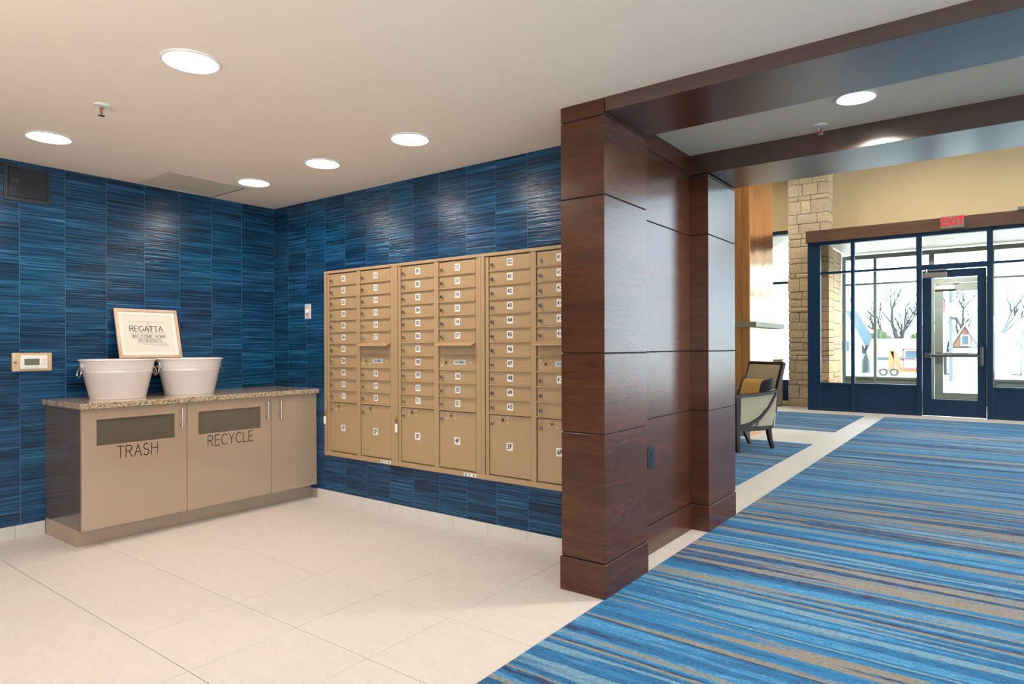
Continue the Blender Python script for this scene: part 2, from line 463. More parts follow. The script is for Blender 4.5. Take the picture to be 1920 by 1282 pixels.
# ---- baseboards
bb = struct(MB().box(0, 3.35, -.008, 0, 0, .074).build('baseboard_back', 'grout'), 'cream tile baseboard under the mailboxes')
e = [.62] + [.855 + .3112 * k for k in range(8)] + [3.30]
for a, b in zip(e, e[1:]):
    MB().box(a + .001, b - .001, -.012, -.004, 0, .078).build('tile', 'tile', bb, bevel=.001)
ba = struct(MB().box(0, .008, YW, -1.715, 0, .084).build('baseboard_left', 'grout'), 'cream tile baseboard left of the cabinets')
e = [-1.713, -1.876] + [-1.876 - .3112 * k for k in range(1, 14)]
for a, b in zip(e, e[1:]):
    MB().box(.004, .012, b + .001, a - .001, 0, .088).build('tile', 'tile', ba, bevel=.001)

# ---- timber portal
TIERS = [(.172, .801), (.801, 1.198), (1.198, 1.972), (1.972, 2.360)]
def column(name, label, x0, x1, y0, y1, top):
    t = thing(name, label, 'column', ((x0 + x1) / 2, (y0 + y1) / 2, 0))
    MB().box(x0 + .007, x1 - .007, y0 + .007, y1 - .007, 0, top).build('core', 'joint_dark', t)
    MB().box(x0 - .007, x1 + .004, y0 - .006, y1 + .003, 0, .168).build('plinth', 'cherry', t, bevel=.002)
    for a, b in TIERS + [(2.360, top)]:
        MB().box(x0, x1, y0, y1, a + .0035, b - .0035 if b != top else b).build('panel', 'cherry', t, bevel=.0015)
    return t
column('portal_column', 'nearest dark cherry paneled column standing beside the mailboxes', 3.295, XC, -.51, -.032, H)
column('portal_column', 'far dark cherry paneled column in front of the armchair', 3.06, XC, .911, 1.456, 2.372)
rp = struct(MB().box(3.28, 3.412, -.03, .911, 0, H2).build('wall_portal', 'joint_dark'), 'recessed dark cherry paneling between the two columns')
MB().box(3.412, 3.428, -.03, .911, 0, .168).build('plinth', 'cherry', rp, bevel=.0015)
for a, b in TIERS[:3] + [(1.972, 2.392), (2.392, H2)]:
    MB().box(3.412, 3.42, -.03, .911, a + .0035, b - .0035 if b != H2 else b).build('panel', 'cherry', rp, bevel=.0012)
t = thing('portal_beam', 'near dark cherry beam meeting the mail room ceiling', 'beam', (5.9, -.27, 2.373))
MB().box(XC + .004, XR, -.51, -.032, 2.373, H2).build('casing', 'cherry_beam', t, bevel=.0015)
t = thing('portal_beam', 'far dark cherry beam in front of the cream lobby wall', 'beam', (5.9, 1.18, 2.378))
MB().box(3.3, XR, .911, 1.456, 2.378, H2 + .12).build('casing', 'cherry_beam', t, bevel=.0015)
# opposite jamb of the portal (outside the picture, carries the beams)
column('portal_column', 'cherry paneled column across the corridor carrying the near beam', XR - .25, XR - .001, -.51, -.032, 2.372)
column('portal_column', 'cherry paneled column across the corridor carrying the far beam', XR - .25, XR - .001, .911, 1.456, 2.372)

# ---- lobby shell
struct(MB().box(-.15, 3.06, 1.32, 1.456, 0, HL).box(3.06, 11.7, 1.32, 1.456, H2 + .12, HL).box(XR, 11.7, 1.32, 1.456, 0, H2 + .12).build('wall_lobby', 'cream_paint'), 'cream lobby wall above the portal')
struct(MB().box(-.15, 0, 1.32, 11.4, 0, HL).build('wall_lobby_left', 'cream_paint'), 'cream wall at the left of the lobby')
LY0, LY1 = 2.2, 10.8
struct(MB().box(11.55, 11.7, 1.32, LY0, 0, HL).box(11.55, 11.7, LY1, 11.4, 0, HL).box(11.55, 11.7, LY0, LY1, 0, .10).box(11.55, 11.7, LY0, LY1, 4.95, HL).build('wall_lobby_right', 'cream_paint'), 'cream wall with added tall windows at the right of the lobby')
struct(MB().box(-.15, 11.7, 1.32, 11.4, HL, HL + .12).build('ceiling_lobby', 'ceiling_paint'), 'high lobby ceiling')
we = MB()
YE = 11.22
we.box(-.15, .25, YE, YE + .18, 0, HL).box(.25, 1.66, YE, YE + .18, 3.68, HL).box(.25, 1.66, YE, YE + .18, 0, .06)
we.box(1.66, 2.28, YE, YE + .18, 0, HL).box(2.28, 6.75, YE, YE + .18, 3.43, HL)
we.box(6.75, 6.95, YE, YE + .18, 0, HL).box(6.95, 11.4, YE, YE + .18, 4.95, HL).box(6.95, 11.4, YE, YE + .18, 0, .06).box(11.4, 11.7, YE, YE + .18, 0, HL)
struct(we.build('wall_entrance', 'cream_paint'), 'cream entrance wall above the glazed vestibule')

# ---- glazed windows and doors
def bar(par, x0, x1, y0, y1, z0, z1, mat, name='bar'): return MB().box(x0, x1, y0, y1, z0, z1).build(name, mat, par, bevel=.004)
def pane(par, x0, x1, y, z0, z1): return MB().box(x0, x1, y - .004, y + .004, z0, z1).build('pane', 'glass', par)
def storefront(name, label, y, mat, posts, door, zs, ztr, zh, zt, dep=.10, base=True):
    """posts: list of (x0,x1); zs sill, ztr transom, zh head bottom, zt head top; door = index of the bay with the door"""
    t = thing(name, label, None, (posts[0][0], y, 0), kind='structure')
    for i, (a, b) in enumerate(posts): bar(t, a, b, y, y + dep, 0, zh, mat, 'post')
    bar(t, posts[0][0], posts[-1][1], y, y + dep, zh, zt, mat, 'head')
    for i, ((_, a), (b, _)) in enumerate(zip(posts, posts[1:])):
        ym = y + dep / 2
        if i == door:
            bar(t, a, b, y + .01, y + dep, ztr - .06, ztr + .03, mat, 'transom')
            pane(t, a, b, ym, ztr + .03, zh)
            continue
        bar(t, a, b, y + .015, y + dep, ztr - .02, ztr + .02, mat, 'transom')
        bar(t, a, b, y + .012, y + dep, zs - .045, zs, mat, 'sill')
        if base:
            bar(t, a, b, y + .012, y + dep, 0, .05, mat, 'bottom_rail')
            MB().box(a, b, y + .03, y + dep - .02, .05, zs - .045).build('kick_panel', mat, t)
        pane(t, a, b, ym, zs, ztr - .02); pane(t, a, b, ym, ztr + .02, zh)
    return t
Y1 = 10.016
posts1 = [(2.19, 2.412), (2.930, 2.990), (3.960, 4.042), (4.956, 5.040), (5.98, 6.05), (6.55, 6.75)]
storefront('window_1', 'inner navy framed glass storefront of the vestibule', Y1, 'navy_frame', posts1, 2, .535, 2.60, 3.13, 3.19)
Y2 = 12.5
posts2 = [(2.36, 2.43), (2.970, 3.026), (3.975, 4.063), (4.975, 5.06), (5.98, 6.05), (6.60, 6.70)]
storefront('window_2', 'outer grey framed glass storefront beyond the vestibule', Y2, 'vestibule_frame', posts2, 2, .56, 2.56, 3.10, 3.19)
def gdoor(name, label, x0, x1, y, z1, mat, gx0, gx1, gz0, gz1):
    t = thing(name, label, None, (x0, y, 0), kind='structure')
    bar(t, x0, gx0, y, y + .05, .012, z1, mat, 'stile'); bar(t, gx1, x1, y, y + .05, .012, z1, mat, 'stile')
    bar(t, gx0, gx1, y, y + .05, .012, gz0, mat, 'bottom_rail'); bar(t, gx0, gx1, y, y + .05, gz1, z1, mat, 'top_rail')
    pane(t, gx0, gx1, y + .025, gz0, gz1)
    b = MB(); b.box(x0 + .03, x1 - .04, y - .07, y - .03, 1.03, 1.075); b.box(x0 + .03, x0 + .13, y - .08, y, 1.01, 1.095)
    b.build('push_bar', 'bronze_bar', t, bevel=.006)
    MB().box(x1 - .10, x1 - .04, y - .075, y, .88, 1.20).build('latch_plate', 'bronze_bar', t, bevel=.012)
    MB().box(x0 + .01, x0 + .36, y - .055, y, z1 - .13, z1 - .04).build('closer', 'closer_grey', t, bevel=.008)
    a = MB(); a.tube([(x0 + .06, y - .05, z1 + .0), (x0 + .24, y - .07, z1 - .005), (x0 + .42, y - .03, z1 + .01)], .008); a.cyl((x0 + .06, y - .05, z1 - .04), .02, .06)
    a.build('closer_arm', 'steel', t)
    return t
gdoor('door_1', 'inner glass entrance door under the exit sign', 4.048, 4.950, Y1 + .02, 2.525, 'navy_frame', 4.183, 4.828, .300, 2.395)
gdoor('door_2', 'outer glass entrance door beyond the vestibule', 4.069, 4.969, Y2 + .02, 2.49, 'vestibule_frame', 4.215, 4.83, .265, 2.33)
struct(MB().box(2.165, 6.78, Y1 - .035, Y1 + .12, 3.19, 3.41).build('trim_1', 'header_wood'), 'brown wooden header above the glass storefront')
struct(MB().box(2.19, 6.75, Y1 + .12, YE, 3.22, 3.38).box(2.43, 6.75, YE + .18, Y2 + .35, 3.22, 3.42).box(2.43, 6.75, YE, YE + .18, 3.22, 3.34).build('ceiling_vestibule', 'white_paint'), 'white vestibule ceiling')
struct(MB().box(2.19, 2.235, Y1 + .10, 10.74, 0, 3.22).box(6.56, 6.75, Y1 + .10, YE, 0, 3.22).box(6.75, 6.9, YE + .18, Y2 + .1, 0, 3.22).build('wall_vestibule', 'cream_paint'), 'side returns of the vestibule')
def flat_window(name, label, x0, x1, mull, mat='navy_frame', zk=.50, zt=3.68):
    t = thing(name, label, None, (x0, YE, 0), kind='structure')
    y0, y1 = YE + .03, YE + .12
    bar(t, x0, x1, y0, y1, zt - .08, zt, mat, 'head'); bar(t, x0, x1, y0, y1, .06, zk, mat, 'kick_panel'); bar(t, x0, x1, y0, y1, 2.55, 2.60, mat, 'transom')
    e = [x0] + mull + [x1]
    for m in e: bar(t, max(x0, m - .03), min(x1, m + .03), y0, y1, zk, zt - .08, mat, 'post')
    for a, b in zip(e, e[1:]):
        pane(t, a + .03, b - .03, YE + .075, zk, 2.55); pane(t, a + .03, b - .03, YE + .075, 2.60, zt - .08)
flat_window('window_3', 'tall window between the fireplace and the stone pier', .25, 1.66, [])
flat_window('window_4', 'wide tall window right of the vestibule', 6.95, 11.4, [8.43, 9.92], zk=.16, zt=4.95)

t = thing('added_window_5', 'added wide window behind the viewpoint', None, (FWX0, YW, 0), kind='structure')  # unseen window added to bring more daylight into the mail room
for xx in (FWX0, 5.5, 6.83, FWX1 - .06): bar(t, xx, xx + .06, YW - .12, YW - .04, .25, 2.30, 'navy_frame', 'post')
for a, b in ((FWX0 + .06, 5.5), (5.56, 6.83), (6.89, FWX1 - .06)): pane(t, a, b, YW - .08, .25, 2.30)
t = thing('added_window_6', 'added row of windows across the corridor', None, (XR, RY0, 0), kind='structure')  # unseen windows added to brighten the ceiling and cabinet fronts
for k in range(5):
    yy = RY0 + (RY1 - .06 - RY0) * k / 4
    bar(t, XR + .03, XR + .11, yy, yy + .06, .12, 2.36, 'navy_frame', 'post')
    if k < 4: MB().box(XR + .066, XR + .074, yy + .06, yy + (RY1 - .06 - RY0) / 4, .12, 2.36).build('pane', 'glass', t)
t = thing('added_window_7', 'added row of tall windows at the right of the lobby', None, (11.55, LY0, 0), kind='structure')  # unseen windows added so the lobby gets more daylight
for k in range(6):
    yy = LY0 + (LY1 - .06 - LY0) * k / 5
    bar(t, 11.58, 11.67, yy, yy + .06, .10, 4.95, 'navy_frame', 'post')
    if k < 5: MB().box(11.616, 11.624, yy + .06, yy + (LY1 - .06 - LY0) / 5, .10, 4.95).build('pane', 'glass', t)
# light portals in the window openings (guide sampling, emit nothing)
for (x, y, z, w, h, rx) in ((4.5, Y2 + .14, 1.85, 4.2, 2.5, -90), (.95, YE + .2, 2.1, 1.4, 3.2, -90), (9.2, YE + .2, 2.5, 4.4, 4.8, -90), (6.2, YW - .17, 1.28, 4.0, 2.05, 90), (XR + .17, -3.5, 1.24, 5.0, 2.24, 0), (11.72, 6.5, 2.5, 8.6, 4.85, 0)):
    ld = bpy.data.lights.new('window_portal', 'AREA'); ld.shape = 'RECTANGLE'; ld.size = w; ld.size_y = h; ld.cycles.is_portal = True
    lo = bpy.data.objects.new('window_portal', ld); COL.objects.link(lo); lo.location = (x, y, z); lo.rotation_euler = (R(rx), 0, 0) if rx else (R(90), 0, R(90))

# ---- carpets
def rug(label, x0, x1, y0, y1):
    o = MB().box(x0, x1, y0, y1, -.006, .0035).build('carpet', 'carpet', bevel=.0015)
    return tag(o, label, 'carpet', 'striped blue carpets')
o = MB().prism([(XC, YW), (XR, YW), (XR, 1.456), (11.55, 1.456), (11.55, 9.4), (XC, 9.4)], -.006, .0035).build('carpet', 'carpet')
tag(o, 'wide striped blue carpet running down the corridor to the door', 'carpet', 'striped blue carpets')
rug('striped blue carpet under the armchair', 0, 3.24, 1.456, 5.4)
rug('small far striped blue carpet before the stone pier', 0, 3.24, 6.8, 9.4)

# ================================================================== LAMPS and ceiling fittings
def downlight(label, x, y, z, r=.105, power=LAMP_W, grp='round ceiling downlights', color=LAMP_C, spread=158):
    t = thing('downlight', label, 'ceiling light', (x, y, z), group=grp)
    MB().lathe([(r + .012, 0), (r + .012, -.006), (r + .004, -.009), (r - .006, -.004), (r - .008, .0)], 40).build('trim_ring', 'white_paint', t, smooth=True, world=False)
    MB().lathe([(r - .006, -.002), (r * .5, -.0035), (.001, -.004)], 40).build('lens', 'lamp_glow', t, smooth=True, world=False)
    ld = bpy.data.lights.new('lamp', 'AREA'); ld.shape = 'DISK'; ld.size = r * 1.9; ld.energy = power; ld.color = color; ld.spread = R(spread)
    lo = bpy.data.objects.new('lamp', ld); COL.objects.link(lo); lo.parent = t; lo.location = (0, 0, -.012)
    return t
downlight('round ceiling downlight nearest the viewer, largest in view', 2.347, -1.915, H)
downlight('round ceiling downlight above the thermostat, leftmost in view', .720, -1.910, H)
downlight('round ceiling downlight beside the square ceiling panel in the corner', .716, -.626, H)
downlight('round ceiling downlight above the leftmost mailbox unit', 1.523, -.630, H)
downlight('round ceiling downlight above the middle mailbox unit', 2.342, -.636, H)
downlight('round ceiling downlight between the two timber beams', 4.491, .435, H2, r=.088, power=26)
for i, (x, y) in enumerate([(.72, -3.2), (2.35, -3.2), (1.5, -5.0), (5.3, -4.8), (7.0, -2.6)]):
    downlight('round ceiling downlight out of sight behind the viewer, ' + ['nearest the blue wall', 'over the tile floor', 'deepest over the tiles', 'over the carpet', 'by the added right windows'][i], x, y, H)
downlight('round downlight in the white vestibule ceiling', 4.35, 11.4, 3.219, r=.10, power=150)
downlight('round downlight between the beams at the far side of the corridor', 6.9, .435, H2, r=.088, power=26)
for i, (x, y) in enumerate([(1.0, 9.4), (4.0, 9.4), (7.0, 9.4), (3.2, 5.2), (6.6, 5.2)]):
    downlight('round downlight in the high lobby ceiling ' + ['over the tall window', 'before the vestibule', 'right of the vestibule', 'by the fireplace', 'in the lobby middle'][i], x, y, HL, r=.12, power=26, grp='high lobby downlights', spread=150)
def uplight(label, x, y, power):  # unseen fill lamp added to lift the mail room ceiling brightness
    t = thing('added_uplight', label, 'added fill lamp', (x, y, .0036), group='added fill uplights')
    MB().lathe([(.001, 0), (.11, 0), (.11, .02), (.095, .03), (.10, .30), (.092, .30), (.085, .27), (.001, .26)], 28).build('can', 'steel', t, smooth=True, world=False)
    MB().lathe([(.084, .272), (.001, .275)], 28).build('lens', 'lamp_glow', t, world=False)
    ld = bpy.data.lights.new('lamp', 'AREA'); ld.shape = 'DISK'; ld.size = .16; ld.energy = power; ld.color = LAMP_C; ld.spread = R(170)
    lo = bpy.data.objects.new('lamp', ld); COL.objects.link(lo); lo.parent = t; lo.location = (0, 0, .285); lo.rotation_euler = (PI, 0, 0)
uplight('added steel fill uplight behind the viewer on the tile floor', 3.2, -4.6, 38)
uplight('added steel fill uplight behind the viewer on the carpet', 6.4, -4.3, 44)
def sprinkler(label, x, y, z):
    t = thing('sprinkler', label, 'sprinkler', (x, y, z), group='fire sprinklers')
    MB().lathe([(.001, -.010), (.034, -.009), (.036, -.003), (.036, 0)], 24).build('escutcheon', 'white_paint', t, smooth=True, world=False)
    m = MB(); m.cyl((0, 0, -.02), .009, .012, n=10)
    for s in (-1, 1): m.tube([(.008 * s, 0, -.015), (.014 * s, 0, -.028), (.010 * s, 0, -.044), (0, 0, -.052)], .0028, n=6)
    m.cyl((0, 0, -.056), .016, .003, n=14)
    m.build('frame', 'nickel', t, world=False)
    MB().cyl((0, 0, -.048), .0035, .03, n=8).build('bulb', 'sprinkler_red', t, world=False)
sprinkler('small white fire sprinkler on the beige mail room ceiling', 1.507, -1.937, H)
sprinkler('small fire sprinkler beside the far timber beam', 4.256, .779, H2)
# ceiling access panel
t = thing('access_panel', 'square off-white access panel set in the ceiling corner', 'access panel', (.28, -.855, H))
m = MB(); x0, x1, y0, y1, z = .02, .545, -1.143, -.565, H
m.box(x0, x0 + .025, y0, y1, z - .006, z).box(x1 - .025, x1, y0, y1, z - .006, z).box(x0 + .025, x1 - .025, y0, y0 + .025, z - .006, z).box(x0 + .025, x1 - .025, y1 - .025, y1, z - .006, z)
m.build('frame', 'vent_white', t, bevel=.002)
MB().box(x0 + .028, x1 - .028, y0 + .028, y1 - .028, z - .004, z).build('panel', 'vent_white', t)
MB().tube([(x0 + .03 + i * .0116, y1 - .02, z - .007) for i in range(41)], .003, n=5).build('hinge', 'ink_grey', t)
# dark wall hatch
t = thing('wall_hatch', 'dark navy metal access hatch high on the blue wall', 'hatch', (0, -1.80, 2.18))
m = MB(); a, b, c, d = -1.930, -1.678, 2.182, 2.414
m.box(0, .008, a, b, c, c + .022).box(0, .008, a, b, d - .018, d).box(0, .008, a, a + .022, c + .022, d - .018).box(0, .008, b - .008, b, c + .022, d - .018)
m.build('frame', 'hatch_edge', t, bevel=.0015)
MB().box(0, .005, a + .026, b - .014, c + .026, d - .022).build('door', 'hatch_paint', t, bevel=.0015)
m = MB(); m.box(.004, .010, -1.893, -1.842, 2.275, 2.335); l = m.build('latch', 'hatch_edge', t, bevel=.006, seg=2)
MB().cyl((.010, -1.872, 2.305), .004, .002, 'x', 10).build('keyhole', 'dark_slot', t)
MB().cyl((.006, b - .011, c + .03), .003, .19, 'z', 8).build('hinge', 'hatch_edge', t)

# thermostat
t = thing('thermostat', 'white digital thermostat inside a clear locking cover on the blue wall', 'thermostat', (0, -1.785, 1.14))
MB().box(0, .030, -1.895, -1.675, 1.079, 1.202).build('cover', 'clear_plastic', t, bevel=.010, seg=3, smooth=True)
th = MB().box(.028, .036, -1.855, -1.703, 1.094, 1.186).build('body', 'thermo_white', t, bevel=.007, seg=3, smooth=True)
MB().box(.034, .0372, -1.832, -1.750, 1.120, 1.162).build('display', 'lcd', t)
for y in (-1.818, -1.792, -1.766): MB().cyl((.034, y, 1.106), .0055, .004, 'x', 12).build('button', 'vent_white', t)
for z in (1.152, 1.128): MB().cyl((.034, -1.722, z), .009, .004, 'x', 14).build('button', 'vent_white', t)
MB().box(.028, .036, -1.890, -1.871, 1.132, 1.146).build('lock', 'nickel', t, bevel=.002)
m = MB()
for i in range(15):
    y = -1.852 + i * .0115
    m.box(.014, .0305, y, y + .005, 1.1985, 1.2028); m.box(.014, .0305, y, y + .005, 1.0782, 1.0825)
m.build('vent_slots', 'ink_grey', t)
# dimmer switch
t = thing('dimmer_switch', 'silver dimmer switch plate with a round white knob', 'switch', (.488, 0, 1.53))
MB().box(.449, .529, -.007, 0, 1.466, 1.590).build('plate', 'plate_silver', t, bevel=.003)
MB().cyl((.489, -.024, 1.528), .0165, .018, 'y', 20).build('knob', 'label_white', t, bevel=.002, smooth=True)
for z in (1.497, 1.559): MB().cyl((.489, -.0085, z), .0035, .003, 'y', 8).build('screw', 'ink_grey', t)
# outlet
t = thing('outlet', 'black duplex power outlet on the recessed cherry panel', 'outlet', (3.42, .281, .57))
MB().box(3.42, 3.426, .238, .324, .505, .634).build('plate', 'black_plastic', t, bevel=.003)
for z in (.545, .594):
    r_ = MB().cyl((3.425, .281, z), .017, .004, 'x', 18).build('receptacle', 'black_plastic', t, bevel=.001)
    MB().box(3.4288, 3.4295, .272, .2745, z - .004, z + .008).box(3.4288, 3.4295, .287, .2895, z - .004, z + .008).build('slot', 'dark_slot', r_)

# ================================================================== MAILBOXES
MZ0, MZ1 = .367, 1.837
DW, DH, PITCH = .322, .0850, .0917
def ledge(m, x0, x1, z): m.prism([(-.026, z - .0015), (-.038, z - .0015), (-.038, z + .003), (-.026, z + .0065)], x0, x1, 'x')
lockm = MB().cyl((0, 0, 0), .0115, -.013, 'y', 14).cyl((0, -.013, 0), .0085, -.004, 'y', 12, r2=.007).box(-.0012, .0012, -.0178, -.0165, -.005, .005, mi=1).mesh('lock', ['nickel', 'keyway_black'], smooth=True)
boltm = MB().cyl((0, 0, 0), .011, -.005, 'y', 12, r2=.009).mesh('bolt', ['mail_metal'], smooth=True)
rivm = MB().cyl((0, 0, 0), .0042, -.003, 'y', 8, r2=.003).mesh('rivet', ['label_white'], smooth=True)
arrm = MB().cyl((0, 0, 0), .0095, -.005, 'y', 12).cyl((0, -.005, 0), .006, -.0008, 'y', 10, mi=1).mesh('arrow_lock', ['brass', 'keyway_black'], smooth=True)
doorm = MB().box(0, DW, -.027, -.014, 0, DH).mesh('door', 'mail_metal', bevel=.0025, seg=2)
PH = .385
parcm = MB().box(0, DW, -.027, -.014, 0, PH).mesh('parcel_door', 'mail_metal', bevel=.0025, seg=2)
def num_label(txt, w=.046, h=.046, ts=.037, xs=.62, bold=.0011, plate='label_white'):
    m = MB().box(-w / 2, w / 2, -.0012, 0, -h / 2, h / 2)
    vs, fs = font_geo(txt, ts, xs, bold)
    m.add([(a, -.0018, b) for a, b in vs], fs, 1)
    return m.mesh('number_label', [plate, 'ink_black'])
COLS = [['201', '202', '203', '204', '205', '206', '207', '208', '209', '210', '211'], ['212', '213', '214', '215', '216', '217', None, 'MAIL', '218', '219', '220'],
        ['301', '302', '303', '304', '305', '306', '307', '308', '309', '310', '311'], ['312', '313', '314', '315', '316', '317', None, 'MAIL', '318', '320', '321'],
        ['322', '401', '402', '403', '404', '405', '406', '407', '408', '409', '410'], ['411', '412', '413', '414', '415', '416', None, 'MAIL', '417', '', '']]
UL = ['beige metal mailbox unit holding boxes 201 to 220, nearest the corner',
      'beige metal mailbox unit holding boxes 301 to 321, in the middle',
      'beige metal mailbox unit holding boxes 322 to 410, beside the cherry column']
mailplate = num_label('U.S. MAIL', .112, .034, .022, .9, .0006, 'plate_silver'); mailplate.name = 'mail_plate'
for ui in range(3):
    x0 = .744 + .816 * ui; x1 = x0 + .816
    t = thing('mailbox_unit', UL[ui], 'mailbox', (x0, 0, MZ0), group='wall mailbox units')
    MB().box(x0 + .004, x1 - .004, -.014, 0, MZ0 + .004, MZ1 - .004).build('back_plate', 'mail_metal_dark', t)
    m = MB()
    c1, c2 = x0 + .066, x0 + .440
    m.box(x0, x1, -.036, 0, MZ1 - .020, MZ1).box(x0, x1, -.036, 0, MZ0, MZ0 + .034)
    m.box(x0 + .0008, x0 + .030, -.036, 0, MZ0 + .034, MZ1 - .020).box(x1 - .026, x1 - .0008, -.036, 0, MZ0 + .034, MZ1 - .020)
    m.box(x0 + .034, c1 - .006, -.030, 0, MZ0 + .034, MZ1 - .024).box(c1 + DW + .005, c2 - .005, -.034, 0, MZ0 + .034, MZ1 - .022).box(c2 + DW + .005, x1 - .030, -.030, 0, MZ0 + .034, MZ1 - .024)
    m.build('frame', 'mail_metal', t, bevel=.0022, seg=2)
    for ci, cx in enumerate((c1, c2)):
        names = COLS[ui * 2 + ci]
        mm = MB()
        for r in range(11): ledge(mm, cx - .003, cx + DW + .003, 1.808 - (r + 1) * PITCH + .001)
        mm.build('shelf_lips', 'mail_metal', t)
        for r, nm in enumerate(names):
            zt = 1.808 - r * PITCH; zb = zt - DH
            L0 = Vector((cx - x0, 0, zb - MZ0))
            if nm is None:
                MB().box(cx, cx + DW, -.020, -.014, zb, zt).build('slot_back', 'mail_metal', t)
                f = MB().prism([(-.020, zt + .006), (-.030, zt + .004), (-.078, zt - .014), (-.078, zt - .021), (-.030, zt - .006), (-.020, zt - .006)], cx - .004, cx + DW + .004, 'x')
                f.build('mail_slot_hood', 'mail_metal', t, bevel=.0012)
                continue
            if nm == 'MAIL':
                d = inst('outgoing_mail_door', doorm, t, L0)
                inst('mail_plate', mailplate, d, (.185, -.0271, .046))
                inst('arrow_lock', arrm, d, (.062, -.027, .044))
                for a, b in ((.026, .062), (.098, .062), (.026, .024), (.098, .024), (.280, .044)): inst('rivet', rivm, d, (a, -.027, b))
                continue
            d = inst('door', doorm, t, L0)
            inst('lock', lockm, d, (.027, -.027, .034))
            if nm: inst('number_label', num_label(nm), d, (.165, -.0271, .044))
            else: inst('number_label', MB().box(-.023, .023, -.0012, 0, -.022, .022).mesh('number_label', 'mail_metal'), d, (.165, -.0271, .044))
        # parcel locker
        d = inst('parcel_door', parcm, t, (cx - x0, 0, .408 - MZ0))
        inst('lock', lockm, d, (.027, -.027, .330)); inst('bolt', boltm, d, (.027, -.027, .062))
        inst('arrow_lock', arrm, d, (.108, -.027, .356))
        for a, b in ((.075, .372), (.145, .372), (.075, .338), (.145, .338)): inst('rivet', rivm, d, (a, -.027, b))
        inst('number_label', num_label('%dP' % (ui * 2 + ci + 1), .050, .050, .042, .8, .0012), d, (.160, -.0271, .190))
    if ui < 2:
        sm = MB().box(-.055, .055, -.001, 0, -.010, .010)
        for i, w in enumerate((.018, .010, .02)):
            sm.box(-.045 + i * .034, -.045 + i * .034 + w, -.0015, -.001, -.005, .004, mi=1)
        inst('maker_sticker', sm.mesh('maker_sticker', ['label_white', 'ink_grey']), t, (.72, -.0361, .017))
# keys left in the locks
def key(label, x, z, lean):
    t = thing('key_tag', label, 'key', (x, -.036, z), group='keys on the mailboxes')
    m = MB(); m.cyl((0, -.001, 0), .011, -.003, 'y', 14); m.box(-.0035, .0035, -.012, .002, -.003, .003); m.tube([(.008 * math.cos(i * PI / 6), -.006, -.013 + .010 * math.sin(i * PI / 6)) for i in range(12)], .0015, n=5, closed=True)
    m.box(-.006, .006, -.006, -.003, -.035, -.018)
    m.build('key', 'brass', t, world=False)
    MB().box(-.013, .013, -.008, -.005, -.098, -.036).build('tag', 'label_white', t, bevel=.003, world=False)
key('gold key with a white tag at the left edge of the leftmost mailbox unit', .760, .715, 0)
key('gold key with a white tag between the leftmost and middle mailbox units', 1.583, .710, 0)

# ================================================================== CABINETS
def cabinet(label, y0, y1, kind):
    t = thing('base_cabinet', label, 'cabinet', (0, (y0 + y1) / 2, 0), group='gloss taupe base cabinets')
    MB().box(.004, .580, y0, y1, .107, .854).build('body', 'laminate_reflect_dark', t)
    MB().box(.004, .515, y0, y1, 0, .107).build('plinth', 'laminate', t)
    g = .0016; m = MB(); a, b, c, d = y0 + g, y1 - g, .109, .852
    if kind:
        w0, w1, z0, z1 = (-1.627, -1.149, .624, .786) if kind == 'TRASH' else (-.987, -.508, .624, .783)
        m.box(.583, .603, a, w0, c, d).box(.583, .603, w1, b, c, d).box(.583, .603, w0, w1, c, z0).box(.583, .603, w0, w1, z1, d)
    else: m.box(.583, .603, a, b, c, d)
    door = m.build('door', 'laminate', t, bevel=0 if kind else .0012)
    if kind:
        MB().box(.580, .588, w0 - .004, w1 + .004, z0 - .004, z1 + .004).build('flap_panel', 'olive_glass', door)
        y, zz, h = (-1.509, .531, .074) if kind == 'TRASH' else (-.920, .533, .074)
        tw = .251 if kind == 'TRASH' else .349
        vs, fs, w = stroke_geo(kind, h, .0062)
        k = tw / w
        MB().add([(.6036, y + u * k, zz + v) for u, v in vs], fs).build('lettering', 'letter_brown', door)
    hy = {'TRASH': -1.113, 'RECYCLE': -.468, '': -.353}[kind]
    m = MB(); m.cyl((.637, hy, .680), .0058, .140, 'z', 12)
    for z in (.703, .797): m.cyl((.603, hy, z), .0048, .034, 'x', 10)
    for z in (.697, .803): m.cyl((.637, hy, z - .004), .0072, .008, 'z', 12)
    m.build('handle', 'steel', door, smooth=True)
    return t
cabinet('glossy taupe cabinet lettered TRASH', -1.711, -1.069, 'TRASH')
cabinet('glossy taupe cabinet lettered RECYCLE', -1.068, -.422, 'RECYCLE')
cabinet('narrow glossy taupe cabinet in the corner without lettering', -.421, -.004, '')
o = MB().box(.002, .636, -1.727, -.001, .856, .892).build('countertop', 'granite', bevel=.004, seg=2)
tag(o, 'speckled tan granite countertop over the taupe cabinets', 'countertop')

